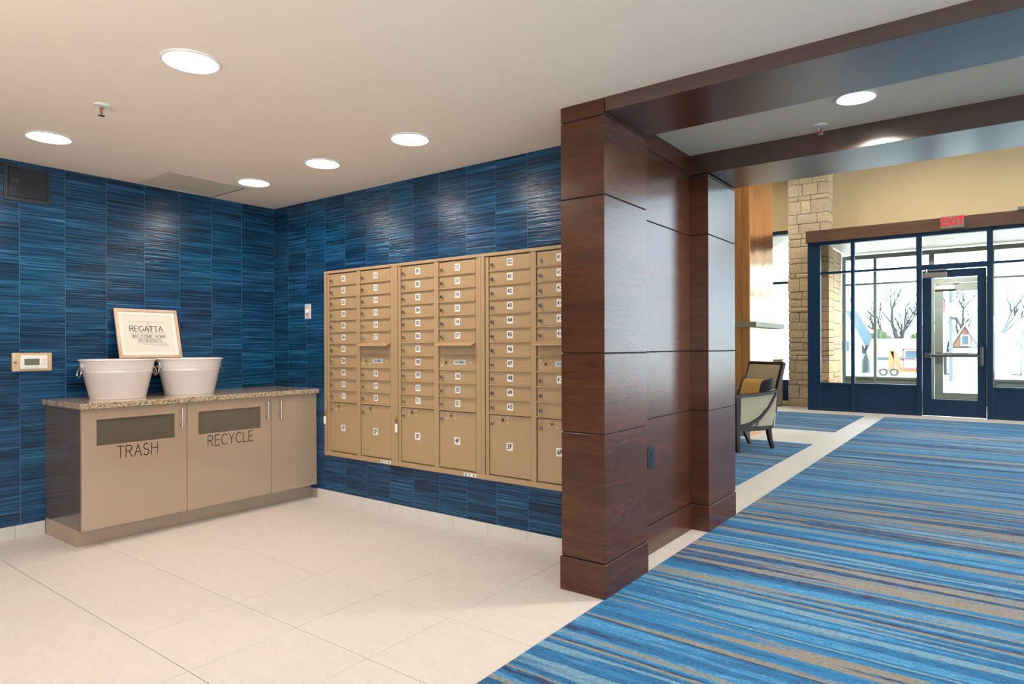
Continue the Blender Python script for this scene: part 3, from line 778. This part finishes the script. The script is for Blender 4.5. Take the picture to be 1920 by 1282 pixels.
# ---- tubs
def tub(label, x, y):
    z0 = .8925; h = .262
    t = thing('metal_tub', label, 'tub', (x, y, z0), group='white enamel tubs')
    A, Bx = .229, .205
    prof = [(.02, .006), (.70, .006), (.735, 0), (.74, .002), (.735, .012), (.748, .020), (.90, .172), (.907, .174), (.910, .180), (.905, .186), (.913, .196), (.920, .200), (.916, .206), (.985, .256)]
    prof += [(.975, .256), (.90, .200), (.72, .02), (.02, .016)]
    b = MB(); b.lathe(prof, 56, sx=Bx, sy=A)
    # lathe radii above are fractions of the oval axes
    b.build('shell', 'tub_white', t, smooth=True, world=False)
    rim = MB(); rim.tube([(Bx * .99 * math.cos(2 * PI * i / 48), A * .99 * math.sin(2 * PI * i / 48), h - .005) for i in range(48)], .0055, n=8, closed=True)
    rim.build('rim', 'tub_white', t, smooth=True, world=False)
    for s in (-1, 1):
        m = MB(); yy = s * A * .965
        m.cyl((-.020, yy + s * .004, .205), .006, .040, 'x', 10)
        m.prism([(-.016, .192), (.016, .192), (.010, .235), (-.010, .235)], yy - .004, yy + .008, 'y')
        m.tube([(.030 * math.sin(a), yy + s * (.008 + .005 * (1 - math.cos(a))), .206 - .028 + .030 * math.cos(a) - .002) for a in [2 * PI * i / 20 for i in range(20)]], .0035, n=6, closed=True)
        m.build('handle', 'steel', t, smooth=True, world=False)
tub('white oval metal tub nearer the thermostat on the counter', .305, -1.382)
tub('white oval metal tub nearer the corner on the counter', .305, -.898)

# ---- framed sign leaning on the wall over the tub rims
sg = thing('framed_sign', 'light wooden framed welcome sign leaning behind the white tubs', 'sign', (.118, -1.075, 1.1575))
lean = math.asin(.098 / .372)
sg.rotation_mode = 'XYZ'
# local axes: u along +y world, v up the board, n towards the viewer (+x)
LM = Matrix.Rotation(-lean, 4, 'Y')
SW, SH = .441, .372
def sgbox(m, u0, u1, v0, v1, n0, n1): return m.box(n0, n1, u0, u1, v0, v1, mat=LM)
m = MB(); fw = .021
for a in ((-SW / 2, SW / 2, 0, fw), (-SW / 2, SW / 2, SH - fw, SH), (-SW / 2, -SW / 2 + fw, fw, SH - fw), (SW / 2 - fw, SW / 2, fw, SH - fw)): sgbox(m, *a, -.016, 0)
m.build('frame', 'frame_wood', sg, bevel=.002, world=False)
sgbox(MB(), -SW / 2 + fw, SW / 2 - fw, fw, SH - fw, -.014, -.008).build('backing', 'print_paper', sg, world=False)
m = MB(); q = fw; w_ = .026
for a in ((-SW / 2 + q, SW / 2 - q, q, q + w_), (-SW / 2 + q, SW / 2 - q, SH - q - w_, SH - q), (-SW / 2 + q, -SW / 2 + q + w_, q + w_, SH - q - w_), (SW / 2 - q - w_, SW / 2 - q, q + w_, SH - q - w_)): sgbox(m, *a, -.009, -.0055)
m.build('mat', 'mat_white', sg, bevel=.001, world=False)
def sgtext(name, geo, u, v, k=1, mat='ink_black'):
    vs, fs = geo[:2]
    MB().add([LM @ Vector((-.0072, u + a * k, v + b)) for a, b in vs], fs).build(name, mat, sg, world=False)
g = stroke_geo('REGATTA', .040, .0050, True, .14); sgtext('title', g, -.012 - .116, .203, .232 / g[2])
g = stroke_geo('WELCOME HOME', .021, .0026, True, .14); sgtext('welcome_line', g, .000 - .118, .153, .240 / g[2])
g = stroke_geo('RESIDENTS', .021, .0026, True, .14); sgtext('residents_line', g, .005 - .080, .124, .160 / g[2])
m = MB()
def hl(u0, u1, v, w=.0012): sgbox(m, u0, u1, v, v + w, -.0078, -.0072)
hl(-.135, .125, .275); hl(-.130, -.04, .196); hl(.02, .12, .196); hl(-.13, .125, .183); hl(-.09, .12, .116)
m.build('rules', 'ink_grey', sg, world=False)
m = MB()
rp_ = random.Random(5)
for v, u, end in ((.104, -.048, .128), (.092, .020, .132)):
    while u < end:
        w = rp_.uniform(.010, .022); x = u
        while x < min(u + w, end):
            sgbox(m, x, x + .0013, v, v + rp_.choice([.0030, .0030, .0046]), -.0078, -.0073); x += .0027
        sgbox(m, u, min(u + w, end), v + .0014, v + .0020, -.0078, -.0073)
        u += w + .004
m.build('fine_print', 'ink_grey', sg, world=False)
m = MB()
for pts in ([(.002, .197), (.002, .274)], [(.004, .268), (.016, .238), (.014, .204)], [(-.012, .186), (.0, .204), (.020, .250)], [(-.02, .188), (.004, .196), (.03, .188)]):
    for (a, b), (c, d) in zip(pts, pts[1:]):
        dd = math.hypot(c - a, d - b); nx, ny = -(d - b) / dd * .0008, (c - a) / dd * .0008
        m.add([LM @ Vector((-.0071, p, r_)) for p, r_ in ((a + nx, b + ny), (a - nx, b - ny), (c - nx, d - ny), (c + nx, d + ny))], [(0, 1, 2, 3)])
m.build('sailboat_mark', 'ink_grey', sg, world=False)

# ================================================================== LOBBY THINGS
# ---- stone piers
def stone_block(m_w, m_d, m_h, rnd):
    """rough-faced block, origin at min corner; front (-y) and right (+x) faces pillowed"""
    nx = 2 if m_w < .3 else 3
    vs = []; fs = []
    m = MB()
    us = [i / nx for i in range(nx + 1)]; vsz = [0, .5, 1]
    g = .006
    def j(a): return rnd.uniform(-a, a)
    # front grid
    F = {}
    for a, u in enumerate(us):
        for b, v in enumerate(vsz):
            edge = a in (0, nx) or b in (0, 2)
            F[a, b] = len(vs); vs.append((g + u * (m_w - 2 * g) + j(.003), (0.0 if edge else -.022 + j(.010)) + j(.005), g + v * (m_h - 2 * g) + j(.002)))
    for a in range(nx):
        for b in range(2): fs.append((F[a, b], F[a + 1, b], F[a + 1, b + 1], F[a, b + 1]))
    # right grid
    G = {}
    for a in range(3):
        for b in range(3):
            if a == 0: G[a, b] = F[nx, b]; continue
            edge = a == 2 or b in (0, 2)
            G[a, b] = len(vs); vs.append((m_w - g + (0 if edge else .016 + j(.008)) + j(.003), a / 2 * m_d, g + b / 2 * (m_h - 2 * g)))
    for a in range(2):
        for b in range(2): fs.append((G[a, b], G[a + 1, b], G[a + 1, b + 1], G[a, b + 1]))
    # left, back, top, bottom
    k = len(vs); vs += [(g, m_d, g), (g, m_d, m_h - g)]
    fs.append((F[0, 0], F[0, 1], F[0, 2], k + 1, k))
    fs.append((k, k + 1, G[2, 2], G[2, 1], G[2, 0]))
    fs.append(tuple([F[a, 2] for a in range(nx + 1)] + [G[1, 2], G[2, 2], k + 1]))
    fs.append(tuple([k, G[2, 0], G[1, 0]] + [F[a, 0] for a in range(nx, -1, -1)]))
    m.add(vs, fs); return m
def pier(label, x0, x1, y0, y1, z0, z1, seed, side_from=None, zside=None):
    rnd = random.Random(seed)
    t = thing('stone_pier', label, 'stone pier', ((x0 + x1) / 2, (y0 + y1) / 2, z0))
    MB().box(x0 + .02, x1 - .03, y0 + .03, y1, z0, z1).build('core', 'mortar', t)
    z = z0
    while z < z1 - .01:
        h = rnd.choice([.10, .16, .20, .24, .27]); h = min(h, z1 - z)
        if z1 - z - h < .07: h = z1 - z
        w = x1 - x0
        cuts = [0, w] if (w < .4) else sorted([0, w] + ([rnd.uniform(.25, .75) * w] if rnd.random() < .45 else [rnd.uniform(.18, .38) * w, rnd.uniform(.55, .8) * w]))
        dpt = rnd.uniform(.22, .44) if y1 - y0 > .5 else y1 - y0
        for a, b in zip(cuts, cuts[1:]):
            last = b == w
            jut = rnd.uniform(-.012, .006)
            o = stone_block(b - a, dpt if last else .14, h, rnd).build('stone', 'stone', t, smooth='all', world=False)
            o.location = (x0 + a - t.location.x, y0 + jut - t.location.y, z - t.location.z)
        y = y0 + dpt
        zz = z
        while y < y1 - .02:      # more blocks along the right side
            l = min(rnd.uniform(.28, .6), y1 - y)
            if y1 - y - l < .12: l = y1 - y
            o = stone_block(.14, l, h, rnd).build('stone', 'stone', t, smooth='all', world=False)
            o.location = (x1 - .14 + rnd.uniform(-.01, .004) - t.location.x, y - t.location.y, zz - t.location.z)
            y += l
        z += h
    return t
pier('tall tan stone pier standing left of the entrance door', 1.652, 2.428, 10.77, 11.21, 0, HL - .002, 4)
pier('tan stone return inside the glass vestibule', 2.29, 2.43, 11.23, 12.10, 0, 3.21, 8)
pier('sunlit stone pier outside behind the tall window', -.3, .49, 14.0, 15.6, -.2, 4.6, 15)
o = MB().prism([(-1.5, 11.40), (1.62, 11.40), (1.30, 12.05), (.40, 13.75), (-1.5, 13.75)], 3.60, 3.75).build('canopy_soffit', 'vestibule_frame')
tag(o, 'grey canopy soffit outside the tall window', 'canopy')

# ---- fireplace tower
FX, FY0, FY1 = 2.40, 5.66, 6.80
t = thing('fireplace', 'tall honey wood fireplace tower with a copper side', 'fireplace', (1.6, 6.2, 0))
MB().box(.6, FX - .02, FY0 + .02, FY1, 0, HL - .002).build('core', 'joint_dark', t)
xs_ = [.6, 1.10, 1.60, 2.085, 2.288, FX - .001]
for a, b in zip(xs_, xs_[1:]):
    MB().box(a + .002, b - .002, FY0, FY0 + .02, .10, HL - .002).build('wood_panel', 'fireplace_wood', t, bevel=.0015)
MB().box(.6, FX, FY0 - .006, FY0 + .02, 0, .098).build('plinth', 'mantel_stone', t)
cz = [0, 1.40, 2.66, 3.95, HL - .002]
for a, b in zip(cz, cz[1:]):
    MB().box(FX - .02, FX + .0, FY0 + .021, FY1, a + .001, b - .001).build('copper_sheet', 'copper', t)
MB().box(.55, FX + .09, FY0 - .02, FY1 + .30, 1.485, 1.558).build('mantel', 'mantel_stone', t, bevel=.003)

# ---- cream bin by the window
t = thing('waste_bin', 'tall cream box bin behind the armchair by the window', 'bin', (1.30, 10.62, 0))
MB().prism([(1.06, .02), (1.54, .02), (1.545, .93), (1.055, .93)], 10.40, 10.80, 'y').build('body', 'cream_vinyl', t, bevel=.01, seg=2)
MB().box(1.08, 1.52, 10.42, 10.78, 0, .02).build('base', 'joint_dark', t)
MB().box(1.05, 1.55, 10.39, 10.81, .93, .955).build('lid', 'cream_vinyl', t, bevel=.008, seg=2)

# ---- armchair (faces local -y)
ch = thing('armchair', 'dark wood armchair with beige upholstery by the fireplace', 'chair', (2.579, 4.598, .0036), R(-32))
def cp(m, name, mat, **kw): return m.build(name, mat, ch, world=False, **kw)
def strip(pts, w, d, axis_w=(1, 0, 0)):
    """rectangular bar swept along pts; w along axis_w, d in the plane"""
    m = MB(); vs = []; fs = []; aw = Vector(axis_w); P = [Vector(p) for p in pts]; n = len(P)
    for k, p in enumerate(P):
        tg = (P[min(k + 1, n - 1)] - P[max(k - 1, 0)]).normalized(); nn = tg.cross(aw).normalized()
        dk = d[k] if isinstance(d, (list, tuple)) else d
        vs += [p + aw * w / 2 + nn * dk / 2, p - aw * w / 2 + nn * dk / 2, p - aw * w / 2 - nn * dk / 2, p + aw * w / 2 - nn * dk / 2]
    for k in range(n - 1):
        for i in range(4): fs.append((k * 4 + i, k * 4 + (i + 1) % 4, k * 4 + 4 + (i + 1) % 4, k * 4 + 4 + i))
    fs += [(3, 2, 1, 0), tuple((n - 1) * 4 + i for i in range(4))]
    m.add(vs, fs); return m
for s in (-1, 1):
    cp(strip([(.30 * s, -.27, 0), (.30 * s, -.275, .25), (.305 * s, -.275, .45), (.315 * s, -.285, .645)], .05, [.040, .060, .062, .075]), 'leg', 'chair_wood', bevel=.004)
    cp(strip([(.19 * s, .345, 0), (.20 * s, .30, .10), (.215 * s, .265, .20), (.22 * s, .255, .29)], .045, [.036, .046, .058, .066]), 'leg', 'chair_wood', bevel=.004)
    # arm rail: from the front post sweeping up into the back post
    cp(strip([(.315 * s, -.335, .645), (.318 * s, -.20, .655), (.318 * s, .0, .664), (.312 * s, .18, .676), (.300 * s, .30, .694), (.285 * s, .350, .715)], .055, .032), 'arm_rail', 'chair_wood', bevel=.006, smooth=True)
    # back post
    cp(strip([(.262 * s, .30, .44), (.268 * s, .325, .62), (.272 * s, .375, .82), (.275 * s, .435, 1.02)], .045, [.05, .05, .046, .04]), 'back_post', 'chair_wood', bevel=.004)
    # sweeping side rail from the front leg up to the back
    cp(strip([(.300 * s, -.25, .285), (.302 * s, -.10, .315), (.302 * s, .05, .385), (.300 * s, .18, .500), (.295 * s, .28, .64), (.288 * s, .325, .74)], .038, [.06, .044, .036, .03, .026, .022]), 'side_rail', 'chair_wood', bevel=.003, smooth=True)
    # upholstered side panel
    cp(MB().prism([(-.25, .30), (-.10, .33), (.05, .40), (.18, .51), (.285, .66), (.30, .72), (.18, .690), (0, .665), (-.25, .645)], .272 * s, .300 * s, 'x'), 'side_panel', 'fabric_beige', bevel=.006)
    cp(MB().prism([(.02, .285), (.25, .285), (.30, .45), (.325, .66), (.32, .72), (.21, .53), (.08, .40)], .262 * s, .292 * s, 'x'), 'rear_side_panel', 'fabric_beige', bevel=.006)
m = MB(); m.box(-.30, .30, -.295, -.262, .235, .285).box(-.22, .22, .25, .28, .235, .285)
for s in (-1, 1): m.prism([(.28 * s, -.27), (.305 * s, -.27), (.29 * s, .10), (.235 * s, .28), (.21 * s, .27), (.265 * s, .08)], .235, .290, 'z')
cp(m, 'seat_frame', 'chair_wood', bevel=.003)
cp(MB().box(-.27, .27, -.285, .26, .285, .345), 'seat_base', 'fabric_beige', bevel=.01, seg=2)
cp(MB().box(-.268, .268, -.30, .25, .348, .455), 'seat_cushion', 'fabric_beige', bevel=.03, seg=3, smooth=True)
cp(strip([(0, .425, .995), (0, .442, 1.03)], .59, .040), 'top_rail', 'chair_wood', bevel=.008)
cp(strip([(0, .285, .44), (0, .315, .62), (0, .36, .82), (0, .415, .995)], .50, [.06, .07, .065, .045]), 'backrest', 'fabric_beige', bevel=.012, seg=2, smooth=True)
cp(strip([(0, .300, .27), (0, .345, .62), (0, .40, .82), (0, .455, 1.00)], .53, .016), 'back_panel', 'cream_vinyl', bevel=.003)
# lumbar cushion (a thing of its own)
cu = thing('lumbar_cushion', 'orange lumbar cushion with navy ends on the armchair', 'cushion', (2.579, 4.598, .535), R(-32))
def pillow(x0, x1, name, mat):
    nx, nz = 12, 10; m = MB(); vs = []; fs = []
    tilt = Matrix.Translation((0, .19, 0)) @ Matrix.Rotation(R(-16), 4, 'X')
    for side in (-1, 1):
        for i in range(nx + 1):
            for k in range(nz + 1):
                x = x0 + (x1 - x0) * i / nx; u = x / .24; v = k / nz * 2 - 1
                th = .062 * (max(0, 1 - u ** 4) ** .5) * (max(0, 1 - v ** 4) ** .5) + .004
                hh = .150 * (1 + .18 * abs(u) ** 3)
                vs.append(tilt @ Vector((x * 1.05, side * th, .15 + v * hh)))
    q = (nx + 1) * (nz + 1)
    def I(s, i, k): return s * q + i * (nz + 1) + k
    for i in range(nx):
        for k in range(nz):
            fs.append((I(0, i, k), I(0, i + 1, k), I(0, i + 1, k + 1), I(0, i, k + 1))); fs.append((I(1, i, k), I(1, i, k + 1), I(1, i + 1, k + 1), I(1, i + 1, k)))
    for i in range(nx):
        for k in (0, nz): fs.append((I(0, i, k), I(0, i + 1, k), I(1, i + 1, k), I(1, i, k)))
    for k in range(nz):
        for i in (0, nx): fs.append((I(0, i, k), I(0, i, k + 1), I(1, i, k + 1), I(1, i, k)))
    m.add(vs, fs); m.build(name, mat, cu, world=False, smooth='all')
pillow(-.15, .15, 'middle_band', 'cushion_orange'); pillow(.15, .24, 'end_band', 'cushion_navy'); pillow(-.24, -.15, 'end_band', 'cushion_navy')

# ---- exit sign
t = thing('exit_sign', 'lit EXIT sign with red letters above the entrance door', 'exit sign', (4.486, Y1 - .06, 3.22))
MB().box(4.321, 4.651, Y1 - .085, Y1 - .036, 3.216, 3.418).build('housing', 'exit_face', t, bevel=.004)
vs, fs = font_geo('EXIT', .20, .80, .006)
MB().add([(4.49 + a, Y1 - .0865, 3.317 + b) for a, b in vs], fs).build('lettering', 'exit_red', t)
# door operator box at the right of the header
t = thing('sensor_box', 'small grey sensor box on the header at the right edge', 'sensor', (5.6, Y1 - .06, 3.42))
MB().box(5.36, 5.80, Y1 - .07, Y1 + .02, 3.411, 3.46).build('case', 'closer_grey', t, bevel=.006)

# ================================================================== OUTSIDE
def gz(y): return -.03 * (y - 14) if y > 14 else -.02
g = MB(); g.add([(-160, 12.6, -.02), (160, 12.6, -.02), (160, 14, -.02), (-160, 14, -.02), (-160, 75, gz(75)), (160, 75, gz(75)), (-160, 240, gz(75)), (160, 240, gz(75)), (-160, -120, -.17), (160, -120, -.17), (-160, 12.6, -.17), (160, 12.6, -.17)], [(0, 1, 2, 3), (3, 2, 5, 4), (4, 5, 7, 6), (8, 9, 11, 10), (10, 11, 1, 0)])
struct(g.build('ground', 'asphalt'), 'pale sunlit street outside')
def gable_house(label, x0, x1, y0, y1, zw, zr, roof, wall, front=True, group=None):
    """gable facing -y"""
    zb = gz(75); t = thing('house', label, 'house', ((x0 + x1) / 2, (y0 + y1) / 2, zb)); xm = (x0 + x1) / 2
    MB().prism([(x0, zb), (x1, zb), (x1, zw), (xm, zr), (x0, zw)], y0, y1, 'y').build('wall', wall, t)
    for s, xa in ((-1, x0), (1, x1)):
        e = .35; dx = (xa - xm); k = (zw - zr) / abs(dx)
        MB().prism([(xm, zr + .02), (xa + s * e, zw + k * e + .02), (xa + s * e, zw + k * e + .22), (xm, zr + .22)], y0 - .4, y1 + .3, 'y').build('roof', roof, t)
        MB().prism([(xm, zr - .12), (xa + s * e, zw + k * e - .12), (xa + s * e, zw + k * e + .24), (xm, zr + .24)], y0 - .5, y0 - .4, 'y').build('bargeboard', 'siding_white', t)
    w = MB().box(xm - .5, xm + .5, y0 - .06, y0, zw - 1.2, zw + .1).build('window', 'siding_white', t)
    MB().box(xm - .4, xm + .4, y0 - .09, y0 - .05, zw - 1.1, zw).build('pane', 'window_dark', w)
    return t
gable_house('white gabled house with a blue roof behind the left panes', -10.0, -6.7, 77, 85, 1.7, 5.0, 'roof_blue', 'siding_white')
gable_house('gabled house with a blue roof at the right edge of the glass', 7.2, 13.0, 78, 88, 1.6, 5.6, 'roof_blue', 'siding_white')
def long_house(label, x0, x1, y0, zw, zr):
    zb = gz(75); t = thing('house', label, 'house', ((x0 + x1) / 2, y0 + 3, zb))
    MB().box(x0, x1, y0, y0 + 7, zb, zw).build('wall', 'siding_white', t)
    MB().prism([(y0 - .5, zw - .1), (y0 + 3.5, zr), (y0 + 7.5, zw - .1), (y0 + 7.5, zw + .1), (y0 + 3.5, zr + .2), (y0 - .5, zw + .1)], x0 - .3, x1 + .3, 'x').build('roof', 'roof_pale', t)
    return t
lh = long_house('long low white garage with a pale roof across the street', -5.6, .85, 75, .5, 1.75)
for (a, b) in ((-5.2, -3.6), (-3.0, -1.4)):
    MB().box(a, b, 74.93, 75, gz(75), .05).build('garage_door', 'siding_white', lh); MB().box(a + .1, b - .1, 74.9, 74.93, -.35, -.05).build('pane', 'window_dark', lh)
dh = long_house('pale low house with a brown dormer seen through the door', 1.7, 6.4, 75.5, .75, 2.2)
MB().prism([(1.62, 1.05), (3.79, 1.05), (2.70, 3.05)], 75.2, 77.5, 'y').build('dormer', 'siding_brown', dh)
for pts in ([(1.45, .9), (2.70, 3.15), (2.70, 3.40), (1.25, .9)], [(3.95, .9), (2.70, 3.15), (2.70, 3.40), (4.15, .9)]):
    MB().prism(pts, 75.0, 77.6, 'y').build('dormer_roof', 'roof_pale', dh)
w = MB().box(2.32, 3.08, 75.1, 75.2, 1.15, 2.25).build('window', 'siding_white', dh); MB().box(2.44, 2.96, 75.06, 75.1, 1.27, 2.13).build('pane', 'window_dark', w)
# bare trees
def tree(label, x, y, h, seed, r0=.28, fork=4):
    rnd = random.Random(seed); zb = gz(75); t = thing('tree', label, 'tree', (x, y, zb), group='bare trees across the street')
    m = MB(); lim = MB()
    def grow(mm, p, d, ln, r, lv):
        pts = [p]; n = 3
        for k in range(n):
            d = (d + Vector((rnd.uniform(-.22, .22), rnd.uniform(-.22, .22), rnd.uniform(-.06, .14)))).normalized(); pts.append(pts[-1] + d * ln / n)
        mm.tube(pts, r, n=4, rs=[r * (1 - .5 * k / n) for k in range(n + 1)])
        if lv == 0: return
        for _ in range(fork if lv > 2 else 3):
            ax = Vector((rnd.uniform(-1, 1), rnd.uniform(-1, 1), rnd.uniform(-.1, .8))).normalized()
            nd = (d * .9 + ax * .85).normalized()
            grow(lim, pts[rnd.choice([1, 2, 3, 3])], nd, ln * rnd.uniform(.55, .80), r * .5, lv - 1)
    grow(m, Vector((0, 0, 0)), Vector((0, 0, 1)), h * .34, r0, 5)
    m.build('trunk', 'bark', t, world=False); o = lim.build('branches', 'bark', t, world=False); o['kind'] = 'stuff'
tree('large bare tree with a thick trunk behind the garage', -4.7, 94, 15, 3, .5)
tree('thin bare tree between the blue roofed house and the garage', -8.6, 98, 14, 11, .25)
tree('bare tree rising behind the dormer house', 2.3, 92, 14, 21, .3)
tree('bare tree behind the panes right of the door', 5.6, 96, 13, 33, .25)
tree('bare tree half hidden by the blue roofed house on the right', 9.6, 97, 14, 41, .3)
def shrub(label, x, y, z, rx, rz, seed):
    rnd = random.Random(seed); bm = bmesh.new(); bmesh.ops.create_icosphere(bm, subdivisions=4, radius=1)
    for v in bm.verts:
        k = 1 + rnd.uniform(-.28, .25); v.co = Vector((v.co.x * rx * k, v.co.y * rx * k, v.co.z * rz * k))
    me = bpy.data.meshes.new('shrub'); bm.to_mesh(me); bm.free(); me.materials.append(M('evergreen'))
    o = bpy.data.objects.new('shrub', me); COL.objects.link(o); o.location = (x, y, z); tag(o, label, 'shrub', 'evergreen shrubs across the street')
shrub('pale evergreen shrub behind the left end of the garage', -6.4, 88, .4, 1.5, 2.4, 1)
shrub('pale evergreen shrub behind the right end of the garage', -1.6, 88, .4, 1.7, 2.5, 2)
# towable lift
t = thing('lift_machine', 'orange and red wheeled lift parked across the street', 'machine', (-1.4, 60, gz(60)))
zb = gz(60)
for x in (-2.50, -1.72):
    w = MB().cyl((x, 59.3, zb + .33), .33, .22, 'y', 20).build('wheel', 'rubber', t); MB().cyl((x, 59.27, zb + .33), .17, .03, 'y', 14).build('hub', 'siding_white', w)
m = MB(); m.box(-2.9, .6, 59.4, 60.4, zb + .35, zb + .60).box(-2.15, -1.75, 59.5, 60.2, zb + .6, zb + 2.2); m.prism([(-2.0, zb + 2.1), (-1.6, zb + 2.1), (-1.15, zb + .6), (-1.5, zb + .6)], 59.5, 59.8, 'y')
m.build('mast', 'machine_orange', t)
m = MB(); m.box(-1.1, .9, 59.3, 60.5, zb + .6, zb + .75).box(-1.1, -1.0, 59.3, 59.4, zb + .75, zb + 2.3).box(.1, .2, 59.3, 59.4, zb + .75, zb + 2.3).box(-1.1, .9, 59.3, 60.5, zb + 2.2, zb + 2.32).box(-1.1, .9, 59.3, 59.4, zb + 1.35, zb + 1.45)
m.build('cage', 'machine_red', t); MB().box(-.9, .7, 59.45, 60.3, zb + 1.6, zb + 2.15).build('cab_window', 'window_dark', t)
# flag on a pole
t = thing('flag', 'red and white flag on a grey pole seen through the door', 'flag', (3.11, 40, gz(40)))
MB().cyl((3.11, 40, gz(40)), .09, 4.3 - gz(40), 'z', 10).build('pole', 'pole_grey', t)
m = MB(); 
vs = []; fs = []
for i in range(9):
    for k in range(5):
        u = i / 8; vs.append((2.62 + u * .95, 39.85 + .08 * math.sin(u * 7), 3.75 - u * .35 - k / 4 * .80 + (.1 * u if k == 4 else 0)))
for i in range(8):
    for k in range(4): fs.append((i * 5 + k, i * 5 + 5 + k, i * 5 + 6 + k, i * 5 + 1 + k)); m.m.append(0 if i < 2 and k < 3 else 1)
m.v = vs; m.f = fs
o = m.build('cloth', ['flag_red', 'flag_white'], t); md = o.modifiers.new('thickness', 'SOLIDIFY'); md.thickness = .02
